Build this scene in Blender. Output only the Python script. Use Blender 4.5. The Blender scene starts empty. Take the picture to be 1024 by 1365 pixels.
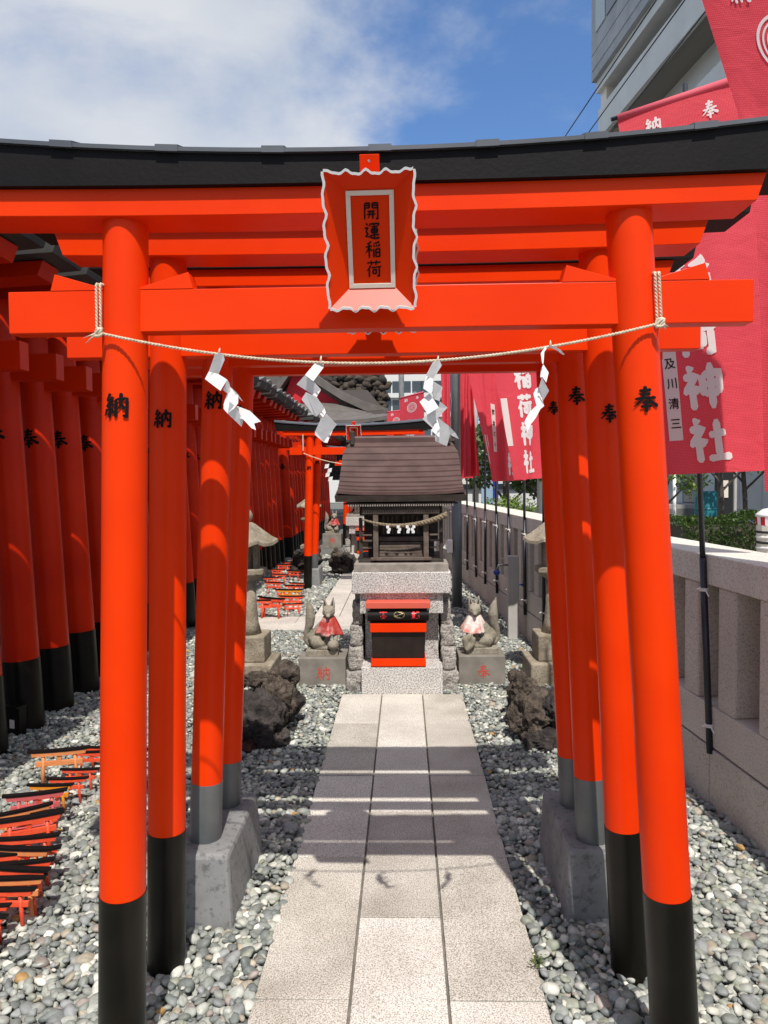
import bpy, bmesh, math, random
import numpy as np
from math import sin, cos, pi, radians, atan2, sqrt, hypot
from mathutils import Vector, Matrix, noise
random.seed(7); rng = np.random.default_rng(7)
sc = bpy.context.scene
COL = sc.collection

# ------------------------------------------------------------------ camera
H = 1.6
YAW, PITCH, ROLL = radians(1.58), radians(2.42), radians(0.6)
Fv = Vector((-sin(YAW)*cos(PITCH), cos(YAW)*cos(PITCH), -sin(PITCH)))
r0 = Vector((cos(YAW), sin(YAW), 0)); u0 = r0.cross(Fv)
Rv = r0*cos(ROLL)-u0*sin(ROLL); Uv = u0*cos(ROLL)+r0*sin(ROLL)
cam = bpy.data.cameras.new('camera'); camo = bpy.data.objects.new('camera', cam); COL.objects.link(camo)
m = Matrix((Rv, Uv, -Fv)).transposed().to_4x4(); m.translation = Vector((0, 0, H)); camo.matrix_world = m
cam.sensor_fit = 'VERTICAL'; cam.sensor_height = 36; cam.lens = 993/1365*36; cam.clip_end = 3000; cam.clip_start = 0.05
sc.camera = camo
def ray(x, y): return Fv+Rv*((x-512)/993)-Uv*((y-682.5)/993)
def A(x, y, Y):                      # a point of the place at distance Y
    d = ray(x, y); return Vector((0, 0, H))+d*(Y/d.y)
def G(x, y, z=0.0):                  # a point of the ground (or of a level z)
    d = ray(x, y); return Vector((0, 0, H))+d*((z-H)/d.z)

# ------------------------------------------------------------------ light
ELEV = radians(58.7); TX, TY = 0.16, -1.0
n_ = hypot(TX, TY); SD = Vector((TX/n_*cos(ELEV), TY/n_*cos(ELEV), sin(ELEV)))
w = bpy.data.worlds.new('World'); sc.world = w; w.use_nodes = True
nt = w.node_tree; N = nt.nodes; L = nt.links; N.clear()
out = N.new('ShaderNodeOutputWorld'); sky = N.new('ShaderNodeTexSky'); sky.sky_type = 'NISHITA'; sky.sun_disc = False
sky.sun_elevation = ELEV; sky.sun_rotation = atan2(TX, TY) ; sky.air_density = 1.0; sky.dust_density = 0.4; sky.ozone_density = 2.0
b1 = N.new('ShaderNodeBackground'); b1.inputs[1].default_value = 0.148
sg = N.new('ShaderNodeMix'); sg.data_type = 'RGBA'; sg.blend_type = 'MULTIPLY'; sg.inputs[0].default_value = 1; sg.inputs[7].default_value = (0.72, 0.93, 1.16, 1); L.new(sky.outputs[0], sg.inputs[6]); L.new(sg.outputs[2], b1.inputs[0])
b2 = N.new('ShaderNodeBackground'); b2.inputs[1].default_value = 0.82
tc = N.new('ShaderNodeTexCoord'); sx = N.new('ShaderNodeSeparateXYZ'); L.new(tc.outputs['Generated'], sx.inputs[0])
def mth(op, a, b=None, c=None):
    n = N.new('ShaderNodeMath'); n.operation = op
    for i, v in enumerate((a, b, c)):
        if v is None: continue
        if isinstance(v, (int, float)): n.inputs[i].default_value = v
        else: L.new(v, n.inputs[i])
    return n.outputs[0]
zz = mth('ADD', mth('MAXIMUM', sx.outputs[2], 0.0), 0.22)
cx = N.new('ShaderNodeCombineXYZ'); L.new(mth('DIVIDE', sx.outputs[0], zz), cx.inputs[0]); L.new(mth('DIVIDE', sx.outputs[1], zz), cx.inputs[1])
mp = N.new('ShaderNodeMapping'); mp.inputs['Location'].default_value = (3.02, -13.68, 0); mp.inputs['Scale'].default_value = (1.0, 1.25, 1); L.new(cx.outputs[0], mp.inputs[0])
nz = N.new('ShaderNodeTexNoise'); nz.inputs['Scale'].default_value = 1.15; nz.inputs['Detail'].default_value = 9; nz.inputs['Roughness'].default_value = 0.6; nz.inputs['Distortion'].default_value = 0.35
L.new(mp.outputs[0], nz.inputs['Vector'])
nb = N.new('ShaderNodeTexNoise'); nb.inputs['Scale'].default_value = 0.75; nb.inputs['Detail'].default_value = 1; L.new(mp.outputs[0], nb.inputs['Vector'])
cov = mth('ADD', mth('MULTIPLY', nz.outputs[0], 0.50), mth('MULTIPLY', nb.outputs[0], 0.78))
CLOUD_COV = cov
rp = N.new('ShaderNodeValToRGB'); rp.color_ramp.elements[0].position = 0.53; rp.color_ramp.elements[1].position = 0.67
rp.color_ramp.interpolation = 'EASE'; L.new(cov, rp.inputs[0])
nc = N.new('ShaderNodeTexNoise'); nc.inputs['Scale'].default_value = 2.3; nc.inputs['Detail'].default_value = 6; L.new(mp.outputs[0], nc.inputs['Vector'])
rc = N.new('ShaderNodeValToRGB'); rc.color_ramp.elements[0].position = 0.35; rc.color_ramp.elements[0].color = (0.70, 0.77, 0.88, 1)
rc.color_ramp.elements[1].position = 0.65; rc.color_ramp.elements[1].color = (0.95, 0.97, 1.0, 1); L.new(nc.outputs[0], rc.inputs[0]); L.new(rc.outputs[0], b2.inputs[0])
mx = N.new('ShaderNodeMixShader'); L.new(mth('MULTIPLY', rp.outputs[0], 0.93), mx.inputs[0]); L.new(b1.outputs[0], mx.inputs[1]); L.new(b2.outputs[0], mx.inputs[2]); L.new(mx.outputs[0], out.inputs[0])
sl = bpy.data.lights.new('sun', 'SUN'); sl.energy = 5.0; sl.angle = radians(0.53); sl.color = (1.0, 0.955, 0.89)
so = bpy.data.objects.new('sun', sl); COL.objects.link(so); so.rotation_euler = SD.to_track_quat('Z', 'Y').to_euler()
sc.view_settings.view_transform = 'Standard'; sc.view_settings.look = 'None'; sc.view_settings.exposure = 0.0; sc.view_settings.gamma = 1.0
sc.view_settings.use_curve_mapping = False
sc.render.engine = 'CYCLES'

# ------------------------------------------------------------------ materials
MATS = {}
def mat(name, col, rough=0.6, metal=0.0, col2=None, nscale=6.0, bump=0.0, bscale=60.0, detail=5.0, speck=None, sscale=180, ssize=0.35, coat=0.0, transl=None, vcol=None, bdist=0.01, rvar=0.0, lo=0.35, hi=0.65, spec=0.5, orand=0.0):
    m = bpy.data.materials.new(name); m.use_nodes = True; MATS[name] = m
    t = m.node_tree; n = t.nodes; l = t.links; p = n['Principled BSDF']
    p.inputs['Roughness'].default_value = rough; p.inputs['Metallic'].default_value = metal
    p.inputs['Specular IOR Level'].default_value = spec
    if coat: p.inputs['Coat Weight'].default_value = coat; p.inputs['Coat Roughness'].default_value = 0.12
    c = n.new('ShaderNodeTexCoord'); src = None
    def noise_(sc_, d=5.0, r=0.55):
        q = n.new('ShaderNodeTexNoise'); q.inputs['Scale'].default_value = sc_; q.inputs['Detail'].default_value = d; q.inputs['Roughness'].default_value = r
        l.new(c.outputs['Object'], q.inputs['Vector']); return q.outputs[0]
    base = None
    if vcol:
        a = n.new('ShaderNodeAttribute'); a.attribute_name = vcol; base = a.outputs['Color']
        if col2 is not None:
            q = n.new('ShaderNodeMix'); q.data_type = 'RGBA'; q.blend_type = 'MULTIPLY'; q.inputs[0].default_value = 1
            r = n.new('ShaderNodeValToRGB'); r.color_ramp.elements[0].position = lo; r.color_ramp.elements[1].position = hi
            r.color_ramp.elements[0].color = (*col2, 1); r.color_ramp.elements[1].color = (1, 1, 1, 1)
            l.new(noise_(nscale, detail), r.inputs[0]); l.new(base, q.inputs[6]); l.new(r.outputs[0], q.inputs[7]); base = q.outputs[2]
    elif col2 is not None:
        r = n.new('ShaderNodeValToRGB'); r.color_ramp.elements[0].position = lo; r.color_ramp.elements[1].position = hi
        r.color_ramp.elements[0].color = (*col, 1); r.color_ramp.elements[1].color = (*col2, 1)
        l.new(noise_(nscale, detail), r.inputs[0]); base = r.outputs[0]
    else:
        p.inputs['Base Color'].default_value = (*col, 1)
    if speck is not None:
        v = n.new('ShaderNodeTexNoise'); v.inputs['Scale'].default_value = sscale; v.inputs['Detail'].default_value = 2.5; v.inputs['Roughness'].default_value = 0.7; l.new(c.outputs['Object'], v.inputs['Vector'])
        r2 = n.new('ShaderNodeValToRGB'); r2.color_ramp.elements[0].position = ssize; r2.color_ramp.elements[1].position = ssize+0.12
        r2.color_ramp.elements[0].color = (*speck, 1); r2.color_ramp.elements[1].color = (1, 1, 1, 1); l.new(v.outputs[0], r2.inputs[0])
        q = n.new('ShaderNodeMix'); q.data_type = 'RGBA'; q.blend_type = 'MULTIPLY'; q.inputs[0].default_value = 1
        if base is not None: l.new(base, q.inputs[6])
        else: q.inputs[6].default_value = (*col, 1)
        l.new(r2.outputs[0], q.inputs[7]); base = q.outputs[2]
    if orand and base is not None:
        oi = n.new('ShaderNodeObjectInfo'); mr2 = n.new('ShaderNodeMapRange'); mr2.inputs[3].default_value = 1-orand; mr2.inputs[4].default_value = 1+orand*.6
        l.new(oi.outputs['Random'], mr2.inputs[0]); q = n.new('ShaderNodeMix'); q.data_type = 'RGBA'; q.blend_type = 'MULTIPLY'; q.inputs[0].default_value = 1
        l.new(base, q.inputs[6]); l.new(mr2.outputs[0], q.inputs[7]); base = q.outputs[2]
    if base is not None: l.new(base, p.inputs['Base Color'])
    if bump:
        b = n.new('ShaderNodeBump'); b.inputs['Strength'].default_value = bump; b.inputs['Distance'].default_value = bdist
        l.new(noise_(bscale, 6), b.inputs['Height']); l.new(b.outputs[0], p.inputs['Normal'])
    if rvar:
        mr = n.new('ShaderNodeMapRange'); mr.inputs[3].default_value = rough-rvar; mr.inputs[4].default_value = rough+rvar
        l.new(noise_(9, 4), mr.inputs[0]); l.new(mr.outputs[0], p.inputs['Roughness'])
    if transl:
        o = n['Material Output']; tr = n.new('ShaderNodeBsdfTranslucent'); tr.inputs[0].default_value = (*col, 1)
        if base is not None: l.new(base, tr.inputs[0])
        ms = n.new('ShaderNodeMixShader'); ms.inputs[0].default_value = transl
        l.new(p.outputs[0], ms.inputs[1]); l.new(tr.outputs[0], ms.inputs[2]); l.new(ms.outputs[0], o.inputs[0])
    return m
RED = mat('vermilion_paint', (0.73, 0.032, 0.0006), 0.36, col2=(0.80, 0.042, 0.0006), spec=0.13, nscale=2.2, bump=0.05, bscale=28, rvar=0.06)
RED2 = mat('tunnel_shade_vermilion', (0.50, 0.015, 0.001), 0.38, spec=0.13, orand=.12, col2=(0.64, 0.026, 0.001), nscale=1.5, bump=0.06, bscale=20, rvar=0.07)  # gate vermilion darkened, so the tunnel's shade is part of its colour
BLK = mat('black_gloss_paint', (0.0045, 0.0038, 0.0022), 0.36, spec=0.22, col2=(0.011, 0.009, 0.006), nscale=7, lo=.45, hi=.75, bump=0.05, bscale=30, rvar=0.08)
BLKW = mat('black_painted_wood', (0.005, 0.004, 0.004), 0.6, spec=0.15, col2=(0.009, 0.007, 0.007), nscale=4, bump=0.1, bscale=80)
ROOFM = mat('dark_sheet_metal', (0.075, 0.08, 0.09), 0.42, 0.3, col2=(0.11, 0.115, 0.125), nscale=5)
DKGR = mat('side_lit_black_wood', (0.022, 0.020, 0.019), 0.7, col2=(0.05, 0.047, 0.044), nscale=5, orand=.3)  # black lintel wood greyed to carry side light in its colour
ROOFT = mat('side_lit_sheet_metal', (0.14, 0.145, 0.14), 0.5, .2, col2=(0.26, 0.26, 0.24), nscale=6, orand=.3)  # dark sheet metal brightened, side light on the tunnel caps painted in
GREY = mat('grey_sleeve_paint', (0.075, 0.08, 0.082), 0.38, col2=(0.11, 0.115, 0.115), nscale=5, rvar=0.08, bump=0.05, bscale=40)
CONC = mat('grey_concrete', (0.14, 0.142, 0.142), 0.8, col2=(0.24, 0.24, 0.236), nscale=5, lo=.3, hi=.6, speck=(.6,.6,.6), sscale=35, bump=0.25, bscale=120, bdist=0.004)
GRAN = mat('path_granite', (0.60, 0.56, 0.50), 0.75, col2=(0.72, 0.68, 0.61), nscale=3.5, orand=.10, speck=(0.42, 0.39, 0.36), sscale=210, ssize=0.40, bump=0.3, bscale=260, bdist=0.002)
GRAN2 = mat('path_granite_stained', (0.47, 0.43, 0.37), 0.75, col2=(0.66, 0.62, 0.55), nscale=3.2, orand=.10, lo=.3, hi=.6, speck=(0.42, 0.39, 0.35), sscale=210, ssize=0.42, bump=0.3, bscale=260, bdist=0.002)
GRANP = mat('pale_speckled_granite', (0.60, 0.575, 0.54), 0.7, col2=(0.70, 0.67, 0.63), nscale=6, speck=(0.35, 0.33, 0.32), sscale=110, ssize=0.42, bump=0.2, bscale=200, bdist=0.002)
RUST = mat('rough_split_stone', (0.33, 0.305, 0.275), 0.9, col2=(0.50, 0.465, 0.42), nscale=7, speck=(0.5, 0.48, 0.46), sscale=90, ssize=0.42, bump=1.0, bscale=22, bdist=0.03)
FEN = mat('fence_granite', (0.56, 0.50, 0.43), 0.75, orand=.12, col2=(0.66, 0.60, 0.52), nscale=2.5, speck=(0.62, 0.59, 0.57), sscale=130, ssize=0.37, bump=0.2, bscale=150, bdist=0.003)
FENT = mat('fence_cap_granite', (0.66, 0.62, 0.55), 0.75, orand=.06, col2=(0.76, 0.72, 0.64), nscale=2.5, speck=(0.62, 0.59, 0.57), sscale=130, ssize=0.37, bump=0.2, bscale=150, bdist=0.003)
STONE = mat('weathered_stone', (0.20, 0.175, 0.13), 0.9, col2=(0.33, 0.295, 0.235), nscale=9, bump=0.6, bscale=70, bdist=0.006, speck=(0.7, 0.68, 0.6), sscale=60)
STONE2 = mat('pedestal_stone', (0.17, 0.15, 0.125), 0.85, col2=(0.26, 0.235, 0.20), nscale=7, bump=0.4, bscale=90, bdist=0.004)
LANT = mat('lantern_stone', (0.20, 0.165, 0.115), 0.92, col2=(0.36, 0.31, 0.235), nscale=8, bump=0.7, bscale=60, bdist=0.008, speck=(0.6, 0.55, 0.48), sscale=70)
LAVA = mat('lava_rock', (0.014, 0.011, 0.010), 0.95, col2=(0.075, 0.06, 0.052), nscale=11, bump=1.0, bscale=38, bdist=0.03)
LAVAR = mat('rusty_lava_rock', (0.045, 0.018, 0.012), 0.95, col2=(0.12, 0.042, 0.028), nscale=11, bump=1.0, bscale=38, bdist=0.03)
LAVAG = mat('grey_lava_rock', (0.030, 0.022, 0.016), 0.95, col2=(0.14, 0.108, 0.08), nscale=14, bump=1.0, bscale=45, bdist=0.03)
ROOFB = mat('brown_roof_sheet', (0.075, 0.042, 0.036), 0.5, spec=.3, col2=(0.11, 0.065, 0.056), nscale=6, rvar=0.08)
WOOD = mat('weathered_wood', (0.085, 0.060, 0.045), 0.8, col2=(0.15, 0.115, 0.09), nscale=14, bump=0.3, bscale=60)
WOODG = mat('grey_weathered_wood', (0.22, 0.19, 0.16), 0.85, col2=(0.32, 0.28, 0.24), nscale=14, bump=0.3, bscale=60)
WOODD = mat('dark_wood', (0.03, 0.022, 0.016), 0.8, col2=(0.055, 0.04, 0.03), nscale=14, bump=0.3, bscale=60)
ROPE = mat('straw_rope', (0.50, 0.40, 0.27), 0.9, col2=(0.68, 0.58, 0.43), nscale=60)
ROPEO = mat('old_straw_rope', (0.16, 0.12, 0.075), 0.95, col2=(0.27, 0.21, 0.14), nscale=60)
PAPER = mat('white_paper', (0.80, 0.79, 0.77), 0.65, transl=0.18, bump=0.25, bscale=25, bdist=0.01)
WHITE = mat('white_trim', (0.74, 0.66, 0.55), 0.5)
WHITEB = mat('white_metal', (0.82, 0.79, 0.75), 0.4)
PINK = mat('sky_glare_vermilion', (0.62, 0.10, 0.06), 0.5)  # vermilion paled by painted-in sky glare, made for the plaque's upturned lip
INK = mat('black_ink', (0.004, 0.003, 0.003), 0.6, spec=0.15)
REDINK = mat('red_lettering', (0.55, 0.06, 0.035), 0.6)
HOTRED = mat('bright_red_lettering', (0.85, 0.03, 0.04), 0.4)
PRINT = mat('white_print', (0.80, 0.76, 0.73), 0.8, transl=0.25)
STICK = mat('white_cloth_strip', (0.78, 0.66, 0.62), 0.8, transl=0.2)
GOLD = mat('dull_gold', (0.42, 0.34, 0.16), 0.5, 0.3)
POLE = mat('navy_pole', (0.02, 0.021, 0.030), 0.35)
POLEG = mat('grey_green_steel', (0.10, 0.115, 0.115), 0.45, col2=(0.14, 0.155, 0.155), nscale=4)
CONCW = mat('pale_concrete', (0.42, 0.40, 0.37), 0.8, col2=(0.5, 0.48, 0.45), nscale=4)  # pale concrete of the tap post, street poles and pipe
GRND = mat('grey_earth', (0.10, 0.10, 0.095), 0.95, col2=(0.17, 0.17, 0.16), nscale=30, bump=0.8, bscale=70, bdist=0.02)
ASPH = mat('asphalt', (0.045, 0.045, 0.047), 0.9, col2=(0.065, 0.065, 0.066), nscale=3, bump=0.3, bscale=200)
PAVE = mat('pavement', (0.26, 0.25, 0.235), 0.9, col2=(0.33, 0.32, 0.30), nscale=3)
MORT = mat('path_mortar', (0.13, 0.115, 0.095), 0.95, col2=(0.2, 0.18, 0.15), nscale=20)
PEB = mat('pebble_stone', (1, 1, 1), 0.62, col2=(0.72, 0.72, 0.70), nscale=55, detail=4, vcol='pebble_colour', bump=0.12, bscale=120, bdist=0.002)
LEAF = mat('leaves', (0.035, 0.075, 0.018), 0.55, col2=(0.10, 0.16, 0.03), nscale=9, transl=0.3)
LEAFL = mat('light_leaves', (0.09, 0.17, 0.02), 0.5, col2=(0.20, 0.28, 0.05), nscale=9, transl=0.35)
BARK = mat('bark', (0.05, 0.04, 0.03), 0.9, col2=(0.10, 0.085, 0.07), nscale=20, bump=0.5, bscale=60)
CLAD = mat('dark_cladding', (0.27, 0.285, 0.29), 0.5, orand=.08, col2=(0.36, 0.37, 0.375), nscale=1.2)
BCON = mat('building_concrete', (0.62, 0.62, 0.59), 0.85, col2=(0.70, 0.70, 0.665), nscale=0.8)
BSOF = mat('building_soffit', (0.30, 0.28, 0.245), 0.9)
GLASS = mat('window_glass', (0.05, 0.065, 0.08), 0.12, 0.1, coat=0.5)
GLASSL = mat('pale_glass', (0.35, 0.42, 0.44), 0.15)
BWHITE = mat('white_wall_paint', (0.66, 0.65, 0.62), 0.8)
GWALL = mat('grey_panel_wall', (0.42, 0.42, 0.40), 0.8, col2=(0.50, 0.50, 0.47), nscale=1.2)
TEAL = mat('teal_plastic', (0.01, 0.16, 0.20), 0.5)
BLUE = mat('blue_plastic', (0.015, 0.05, 0.28), 0.4)
LBLUE = mat('pale_blue_paint', (0.30, 0.42, 0.55), 0.5)
STEEL = mat('steel', (0.45, 0.45, 0.45), 0.3, 0.9)
WIRE = mat('cable_rubber', (0.01, 0.01, 0.01), 0.6)
BOXD = mat('dark_lacquered_wood', (0.012, 0.007, 0.005), 0.5, spec=.3, col2=(0.022, 0.014, 0.010), nscale=12)
CRIM = mat('crimson_cloth', (0.55, 0.01, 0.02), 0.7)
MRED = mat('mini_vermilion', (0.72, 0.06, 0.02), 0.5, col2=(0.80, 0.10, 0.035), nscale=20)
MORG = mat('mini_orange_wood', (0.62, 0.20, 0.06), 0.6, col2=(0.72, 0.27, 0.09), nscale=20)
MYEL = mat('mini_yellow_orange', (0.75, 0.27, 0.015), 0.5)
MPNK = mat('mini_faded_pink', (0.55, 0.10, 0.10), 0.6)
# nobori cloth: a fine woven hole pattern over the red
def banner_mat(name, col):
    m = mat(name, col, 0.75, transl=0.30); t = m.node_tree; n = t.nodes; l = t.links; p = n['Principled BSDF']
    tr = [q for q in n if q.type == 'BSDF_TRANSLUCENT'][0]
    uv = n.new('ShaderNodeUVMap'); mpp = n.new('ShaderNodeMapping'); mpp.inputs['Scale'].default_value = (80, 160, 1); l.new(uv.outputs[0], mpp.inputs[0])
    v = n.new('ShaderNodeTexVoronoi'); v.inputs['Scale'].default_value = 1.0; v.inputs['Randomness'].default_value = 0.15; l.new(mpp.outputs[0], v.inputs['Vector'])
    r = n.new('ShaderNodeValToRGB'); r.color_ramp.elements[0].position = 0.16; r.color_ramp.elements[1].position = 0.3
    r.color_ramp.elements[0].color = (min(1, col[0]*1.15+.05), col[1]*2.6+.03, col[2]*2.6+.03, 1); r.color_ramp.elements[1].color = (*col, 1)
    m2 = n.new('ShaderNodeMapping'); m2.inputs['Scale'].default_value = (2.2, 9, 1); l.new(uv.outputs[0], m2.inputs[0]); n2 = n.new('ShaderNodeTexNoise'); n2.inputs['Scale'].default_value = 1.6; n2.inputs['Detail'].default_value = 5; n2.inputs['Distortion'].default_value = .6; l.new(m2.outputs[0], n2.inputs['Vector']); bp = n.new('ShaderNodeBump'); bp.inputs['Strength'].default_value = .35; bp.inputs['Distance'].default_value = .015; l.new(n2.outputs[0], bp.inputs['Height']); l.new(bp.outputs[0], p.inputs['Normal']); l.new(bp.outputs[0], tr.inputs['Normal'])
    l.new(v.outputs['Distance'], r.inputs[0]); l.new(r.outputs[0], p.inputs['Base Color']); l.new(r.outputs[0], tr.inputs[0])
    return m
BAN = banner_mat('banner_cloth', (0.70, 0.042, 0.060))
BIBR = mat('red_shiny_bib', (0.42, 0.045, 0.035), 0.45, col2=(0.74, 0.46, 0.42), nscale=9, lo=0.47, hi=0.66, bump=0.5, bscale=30, bdist=0.01)
BIBW = mat('faded_bib', (0.70, 0.22, 0.17), 0.6, col2=(0.78, 0.66, 0.60), nscale=12, lo=0.36, hi=0.52, bump=0.5, bscale=30, bdist=0.01)

# ------------------------------------------------------------------ mesh helpers
class MB:
    def __init__(s): s.v = []; s.f = []
    def quadmesh(s, vs, fs):
        o = len(s.v); s.v += [tuple(v) for v in vs]; s.f += [tuple(i+o for i in f) for f in fs]; return s
    def box(s, x0, x1, y0, y1, z0, z1): return s.hexa([(x0, y0, z0), (x1, y0, z0), (x1, y1, z0), (x0, y1, z0), (x0, y0, z1), (x1, y0, z1), (x1, y1, z1), (x0, y1, z1)])
    def hexa(s, p): return s.quadmesh(p, [(3, 2, 1, 0), (4, 5, 6, 7), (0, 1, 5, 4), (1, 2, 6, 5), (2, 3, 7, 6), (3, 0, 4, 7)])
    def prism(s, poly, d, h):          # poly of 3D points extruded by vector d
        d = Vector(d)*h; n = len(poly); a = [Vector(p) for p in poly]; b = [p+d for p in a]
        return s.quadmesh(a+b, [tuple(range(n))[::-1], tuple(range(n, 2*n))]+[(i, (i+1) % n, n+(i+1) % n, n+i) for i in range(n)])
    def tube(s, pts, rad, n=12, cap=True):
        pts = [Vector(p) for p in pts]; k = len(pts)
        if not hasattr(rad, '__len__'): rad = [rad]*k
        rings = []; up = None
        for i in range(k):
            t = (pts[min(i+1, k-1)]-pts[max(i-1, 0)]).normalized()
            if up is None: up = Vector((0, 1, 0)) if abs(t.y) < 0.9 else Vector((1, 0, 0))
            a = t.cross(up).normalized(); b = a.cross(t).normalized(); up = b
            rings.append([pts[i]+(a*cos(2*pi*j/n)+b*sin(2*pi*j/n))*rad[i] for j in range(n)])
        vs = [v for r in rings for v in r]
        fs = [(i*n+j, i*n+(j+1) % n, (i+1)*n+(j+1) % n, (i+1)*n+j) for i in range(k-1) for j in range(n)]
        if cap: fs += [tuple(range(n))[::-1], tuple(range((k-1)*n, k*n))]
        return s.quadmesh(vs, fs)
    def lathe(s, prof, n=6, c=(0, 0), rot=0.0, lift=None):
        vs = []
        for r, z in prof:
            for j in range(n):
                a = rot+2*pi*j/n; vs.append((c[0]+r*cos(a), c[1]+r*sin(a), z))
        k = len(prof)
        fs = [(i*n+j, i*n+(j+1) % n, (i+1)*n+(j+1) % n, (i+1)*n+j) for i in range(k-1) for j in range(n)]+[tuple(range(n))[::-1], tuple(range((k-1)*n, k*n))]
        return s.quadmesh(vs, fs)
    def sphere(s, c, r, sub=2, sc=(1, 1, 1), jit=0.0, seed=0, freq=2.0):
        bm = bmesh.new(); bmesh.ops.create_icosphere(bm, subdivisions=sub, radius=1)
        vs = []
        for v in bm.verts:
            p = v.co.copy()
            if jit < 0:
                q = p*1.0+noise.noise_vector(p*1.3+Vector((seed*3.7, seed, 0)))*.35
                d_ = -jit*(noise.noise(q*1.4+Vector((seed*7.3, seed*3.1, seed)))+.45*(abs(noise.noise(q*2.8+Vector((seed, 9, 2))))*-2+.6)+.30*noise.noise(q*6.5+Vector((1, seed, 4)))+.2*noise.noise(q*14+Vector((3, 1, seed))))
                p = p*(1+d_)
            elif jit: p = p*(1+jit*noise.noise(p*freq+Vector((seed*7.3, seed*3.1, seed)))+0.35*jit*noise.noise(p*freq*2.7+Vector((seed, 5, seed))))
            vs.append((c[0]+p.x*r*sc[0], c[1]+p.y*r*sc[1], c[2]+p.z*r*sc[2]))
        fs = [tuple(v.index for v in f.verts) for f in bm.faces]; bm.free(); return s.quadmesh(vs, fs)
    def mesh(s, name, m=None, smooth=False):
        me = bpy.data.meshes.new(name); me.from_pydata(s.v, [], s.f); me.validate()
        bm = bmesh.new(); bm.from_mesh(me); bmesh.ops.recalc_face_normals(bm, faces=bm.faces); bm.to_mesh(me); bm.free()
        if m: me.materials.append(m)
        if smooth: me.polygons.foreach_set('use_smooth', [True]*len(me.polygons))
        return me
    def build(s, name, m=None, parent=None, smooth=False, bevel=0.0, loc=None):
        o = bpy.data.objects.new(name, s.mesh(name, m, smooth)); COL.objects.link(o)
        if parent is not None: o.parent = parent
        if loc: o.location = loc
        if bevel: b = o.modifiers.new('bevel', 'BEVEL'); b.width = bevel; b.segments = 2; b.limit_method = 'ANGLE'
        if smooth == 'auto':
            pass
        return o
def tag(o, label=None, cat=None, group=None, kind=None):
    if label: o['label'] = label
    if cat: o['category'] = cat
    if group: o['group'] = group
    if kind: o['kind'] = kind
    return o
def thing(name, loc, label, cat, group=None, rz=0.0):
    o = bpy.data.objects.new(name, None); COL.objects.link(o); o.location = loc; o.rotation_euler = (0, 0, rz); o.empty_display_size = .1
    return tag(o, label, cat, group)
def copy_tree(o, parent=None, loc=None, label=None, group=None):
    c = o.copy(); COL.objects.link(c); c.parent = parent
    for ch in [q for q in bpy.data.objects if q.parent == o]: copy_tree(ch, c)
    if loc is not None: c.location = loc
    if label: c['label'] = label
    if group: c['group'] = group
    return c
KIDS = {}
def fast_copy(o, kids, loc, rz=None, label=None, sc_=None):
    c = o.copy(); COL.objects.link(c); c.location = loc
    if rz is not None: c.rotation_euler = (0, 0, rz)
    if sc_: c.scale = (sc_,)*3
    if label: c['label'] = label
    for k, subs in kids:
        d = k.copy(); COL.objects.link(d); d.parent = c
        for q in subs: e = q.copy(); COL.objects.link(e); e.parent = d
    return c
def kidtree(o): return [(k, [q for q in bpy.data.objects if q.parent == k]) for k in bpy.data.objects if k.parent == o]

# ------------------------------------------------------------------ brush lettering
def cr(pts, n=6):
    if len(pts) == 2:
        return [(pts[0][0]+(pts[1][0]-pts[0][0])*t/n, pts[0][1]+(pts[1][1]-pts[0][1])*t/n) for t in range(n+1)]
    o = []; P = [pts[0]]+list(pts)+[pts[-1]]
    for i in range(1, len(P)-2):
        a, b, c, d = P[i-1], P[i], P[i+1], P[i+2]
        for k in range(n):
            t = k/n
            o.append(tuple(0.5*((2*b[j])+(c[j]-a[j])*t+(2*a[j]-5*b[j]+4*c[j]-d[j])*t*t+(3*b[j]-a[j]-3*c[j]+d[j])*t**3) for j in (0, 1)))
    o.append(tuple(pts[-1])); return o
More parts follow.
